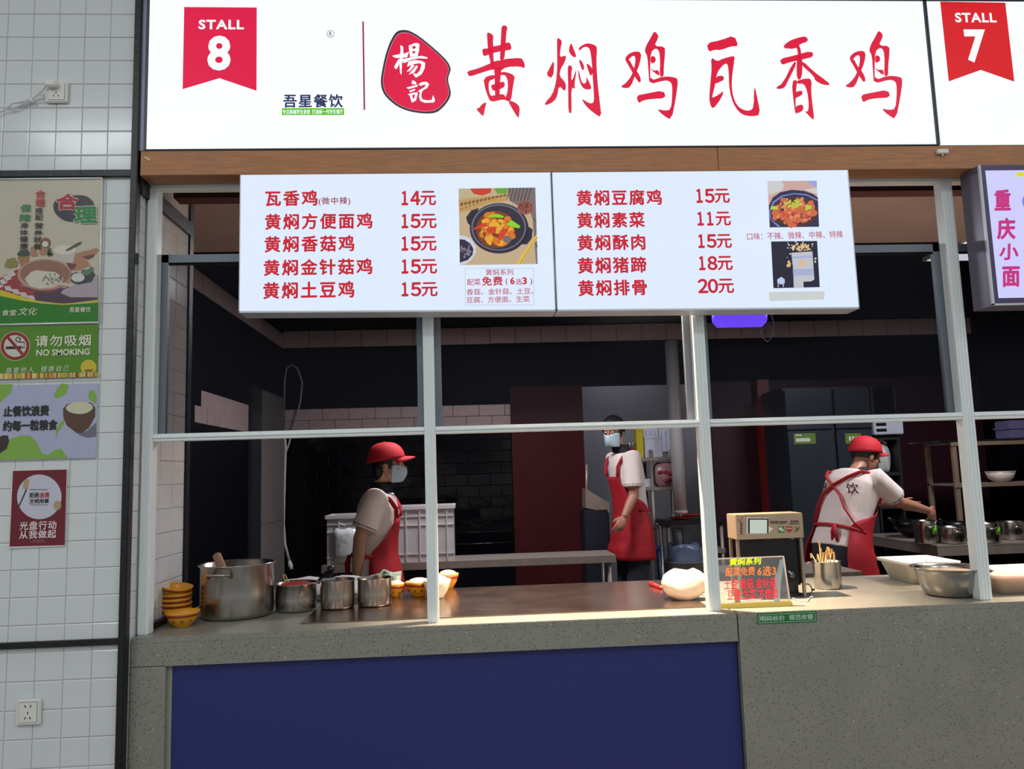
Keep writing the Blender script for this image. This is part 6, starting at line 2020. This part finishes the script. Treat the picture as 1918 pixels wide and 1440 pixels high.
    apr = MB().sheet(grid, .004).build('apron', m_apron, e, world=False)
    # straps over the shoulders
    for s in (-1, 1):
        if crossed:
            pts = [S(.70, s * .55, .034), S(.82, s * .60, .034), S(.93, s * .95, .034), S(.965, s * 1.6, .034), S(.93, s * 2.3, .034), S(.82, s * 2.75, .034), S(.72, s * 3.10, .036), S(.60, -s * 2.85, .034), S(.45, -s * 2.55, .034), S(.32, -s * 2.1, .034), S(.26, -s * 1.65, .034)]
        else:
            pts = [S(.70, s * .55, .034), S(.82, s * .60, .034), S(.93, s * .95, .034), S(.975, s * 1.6, .022), N + Vector((-.055, s * .06, .012)), N + Vector((-.082, s * .002, .016))]
        sm = []
        for i in range(len(pts) - 1):
            for u in (0, .5):
                sm.append(pts[i].lerp(pts[i + 1], u))
        sm.append(pts[-1])
        MB().tube(sm, .014, 8, flat=(1, .5)).build('strap', m_apron, apr, world=False)
    tie = [S(.24, 1.55 + (2 * math.pi - 3.1) * k / 14, .032) for k in range(15)]
    MB().tube(tie, .011, 8, flat=(.7, 1)).build('waist_tie', m_apron, apr, world=False)
    kb = S(.24, math.pi + .35, .045)
    MB().tube([kb, kb + Vector((-.012, .01, -.05)), kb + Vector((-.01, .015, -.13))], [.012, .013, .010], 8).build('tie_end', m_apron, apr, world=False)
    MB().tube([kb, kb + Vector((-.015, -.02, -.05)), kb + Vector((-.012, -.03, -.11))], [.012, .013, .010], 8).build('tie_end', m_apron, apr, world=False)
    # chest badge
    MB().box(-.001, -.02, -.015, .001, .02, .015).build('badge', m_eyew, shirt, world=False).location = S(.76, .32, .018)

    # ---- hair, cap, mask, eyes
    hg = []
    for i in range(11):
        th = .05 + 2.1 * i / 10
        row = []
        for k in range(19):
            a = math.radians(62) + math.radians(236) * k / 18
            row.append(hp(-.012 + (.094 + .008) * math.sin(th) * math.cos(a), (.076 + .008) * math.sin(th) * math.sin(a), .03 + (.092 + .009) * math.cos(th)))
        hg.append(row)
    hair = MB().sheet(hg, -.006).build('hair', m_hair, e, world=False)
    MB().sheet([[hp(-.012 + .103 * math.sin(th) * math.cos(a), .085 * math.sin(th) * math.sin(a), .03 + .102 * math.cos(th)) for a in [math.radians(-66 + 132 * k / 12) for k in range(13)]] for th in [.04 + .13 * i for i in range(9)]], -.006).build('fringe', m_hair, hair, world=False)
    if bob:
        MB().ellipsoid(hp(-.058, 0, -.035), (.046, .068, .075), Hm).build('back_hair', m_hair, hair, world=False)
    for s in (-1, 1):
        eye = MB().ellipsoid(hp(.079, s * .031, .002), (.009, .013, .008), Hm, 12, 8).build('eye', m_eyew, e, world=False)
        MB().ellipsoid(hp(.0865, s * .031, .002), (.0025, .0055, .0055), Hm, 10, 6).build('iris', m_iris, eye, world=False)
    if mask:
        mg = []
        for i in range(9):
            z = -.020 - .088 * i / 8
            row = []
            for k in range(17):
                a = math.radians(-74 + 148 * k / 16)
                bul = math.exp(-(a / .5) ** 2)
                dep = .082 + .030 * bul * math.cos((z + .048) * 22) - .10 * max(0, -z - .075)
                row.append(hp(.008 + dep * math.cos(a) * 1.0, (.072 - .22 * max(0, -z - .06)) * math.sin(a), z + .012 * (1 - bul) * (1 if i < 4 else -.6)))
            mg.append(row)
        mk = MB().sheet(mg, .003).build('face_mask', m_mask, e, world=False)
        for s in (-1, 1):
            MB().tube([hp(.030, s * .071, -.022), hp(.0, s * .084, .012), hp(-.028, s * .084, -.005), hp(.026, s * .070, -.085)], .0018, 6).build('ear_loop', m_mask, mk, world=False)
    if cap:
        Cm = Hm @ Matrix.Rotation(cap_tilt, 3, 'Y')
        cp = lambda x, y, z: hp(0, 0, 0) + Cm @ Vector((x, y, z))
        cg = []
        for i in range(13):
            th = .02 + 1.50 * i / 12
            row = []
            for k in range(33):
                a = 2 * math.pi * k / 32
                fl = 1.0 + .04 * math.cos(a) * math.sin(th)
                row.append(cp(-.016 + .120 * fl * math.sin(th) ** .75 * math.cos(a), .099 * math.sin(th) ** .75 * math.sin(a), .026 + .113 * math.cos(th) ** .9 - .022 * (1 - math.cos(a)) / 2 * (th / 1.52) ** 2))
            cg.append(row)
        cp_o = MB().sheet(cg, .004).build('cap', m_cap, e, world=False)
        bg = []
        for i in range(7):
            u = i / 6
            row = []
            for k in range(15):
                a = math.radians(-62 + 124 * k / 14)
                r_ = .102 + (.078 * math.cos(a) ** .6 if math.cos(a) > 0 else 0) * u
                row.append(cp(-.010 + r_ * math.cos(a) * 1.02, .090 * math.sin(a) * (1 - .12 * u), .030 - .010 * u * u - .030 * abs(math.sin(a)) ** 2 * u + .012 * (1 - abs(math.sin(a)))))
            bg.append(row)
        MB().sheet(bg, .005).build('brim', m_cap, cp_o, world=False)
        MB().ellipsoid(cp(-.016, 0, .139), (.008, .008, .005), None, 10, 6).build('button', m_cap, cp_o, world=False)
    return e, S, L


def sides(N, rot, w=.168, drop=.045):
    lat = Vector((-math.sin(rot), math.cos(rot), 0))
    return {s: N + lat * (w * s) - Vector((0, 0, drop)) for s in (-1, 1)}


# worker at the left, in profile, looking right
Y1 = 2.2
N1, P1_ = at(712, 920, Y1), at(703, 1074, Y1)
sd1 = sides(N1, 0.0, .17, .035)
J = dict(neck=N1, pelvis=P1_, head=at(727, 869, Y1),
         elbow_1=sd1[1] + Vector((-.04, .04, -.27)), wrist_1=sd1[1] + Vector((.0, -.02, -.50)),
         elbow_m=None)
J.pop('elbow_m')
J['shoulder_-1'], J['shoulder_1'] = sd1[-1], sd1[1]
J['elbow_-1'] = at(674, 1008, Y1 - .21)
J['wrist_-1'] = at(668, 1082, Y1 - .16)
person('woman in red cap, face mask and red apron looking right behind the pots', (P1_.x, Y1), 0.0, J, head_pitch=.02, cap_tilt=-.08, neck_r=.046, bob=.05)

# worker in the middle, half turned to the left, no cap
Y2 = 3.42
R2 = math.radians(192)
N2, P2_ = at(1166, 845, Y2), at(1186, 990, Y2)
sd2 = sides(N2, R2, .175, .05)
J = dict(neck=N2, pelvis=P2_, head=at(1149, 809, Y2 - .03))
J['shoulder_1'], J['shoulder_-1'] = sd2[1], sd2[-1]
J['elbow_1'] = at(1187, 928, Y2 - .20)
J['wrist_1'] = at(1169, 968, Y2 - .27)
J['elbow_-1'] = sd2[-1] + Vector((.05, .03, -.28))
J['wrist_-1'] = sd2[-1] + Vector((.06, .0, -.50))
person('tall worker in face mask and red apron standing in the passage, no cap', (P2_.x, Y2), R2, J, head_yaw=math.radians(40), head_pitch=.10, skin=m_skin2, cap=False, girth=.95, apron_end=-.37, wrap=2.0, shirt_end=.08)

# worker at the right, seen from behind, reaching for the pots
Y3 = 2.62
R3 = math.radians(17)
N3, P3_ = at(1603, 884, Y3 + .04), at(1572, 1030, Y3 - .05)
sd3 = sides(N3, R3, .185, .045)
J = dict(neck=N3, pelvis=P3_, head=at(1623, 853, Y3 + .09))
J['shoulder_1'], J['shoulder_-1'] = sd3[1], sd3[-1]
J['elbow_-1'] = at(1684, 940, Y3 - .06)
J['wrist_-1'] = at(1738, 956, Y3 + .10)
J['handdir_-1'] = at(1757, 972, Y3 + .18) - at(1738, 956, Y3 + .10)
J['elbow_1'] = sd3[1] + Vector((.22, .06, -.16))
J['wrist_1'] = sd3[1] + Vector((.44, -.02, -.20))
w3, S3, L3 = person('worker in red cap seen from behind, reaching right over the stove pots', (P3_.x, Y3 - .02), R3, J, head_yaw=math.radians(-12), head_pitch=.24, mask=False, crossed=True, girth=1.13, cap_tilt=-.06, skin=m_skin2, wrap=2.2, shirt_end=.02)
# brush writing on the back of the shirt
for i, a in enumerate((2.75, -2.45)):
    p = S3(.70, a, .022)
    n = (S3(.70, a, .05) - S3(.70, a, .0)).normalized()
    vs, fs, bb = text_geo('餐饮'[i], 1.0, 0.0)
    up = Vector((0, 0, 1)) - n * n.z
    up.normalize()
    rt = up.cross(n)
    m = MB()
    for dx in (-.002, .002):
        m.add([p + rt * ((v[0] - bb[0]) / (bb[2] - bb[0]) - .5) * .075 + up * ((v[1] - bb[1]) / (bb[3] - bb[1]) - .5) * .075 + n * .004 + rt * dx for v in vs], fs)
    sh_ = [c for c in w3.children if c.name.startswith('shirt')][0]
    m.build('back_lettering', M('plum_ink', (92, 26, 60), .8), sh_, world=False, fix=False)
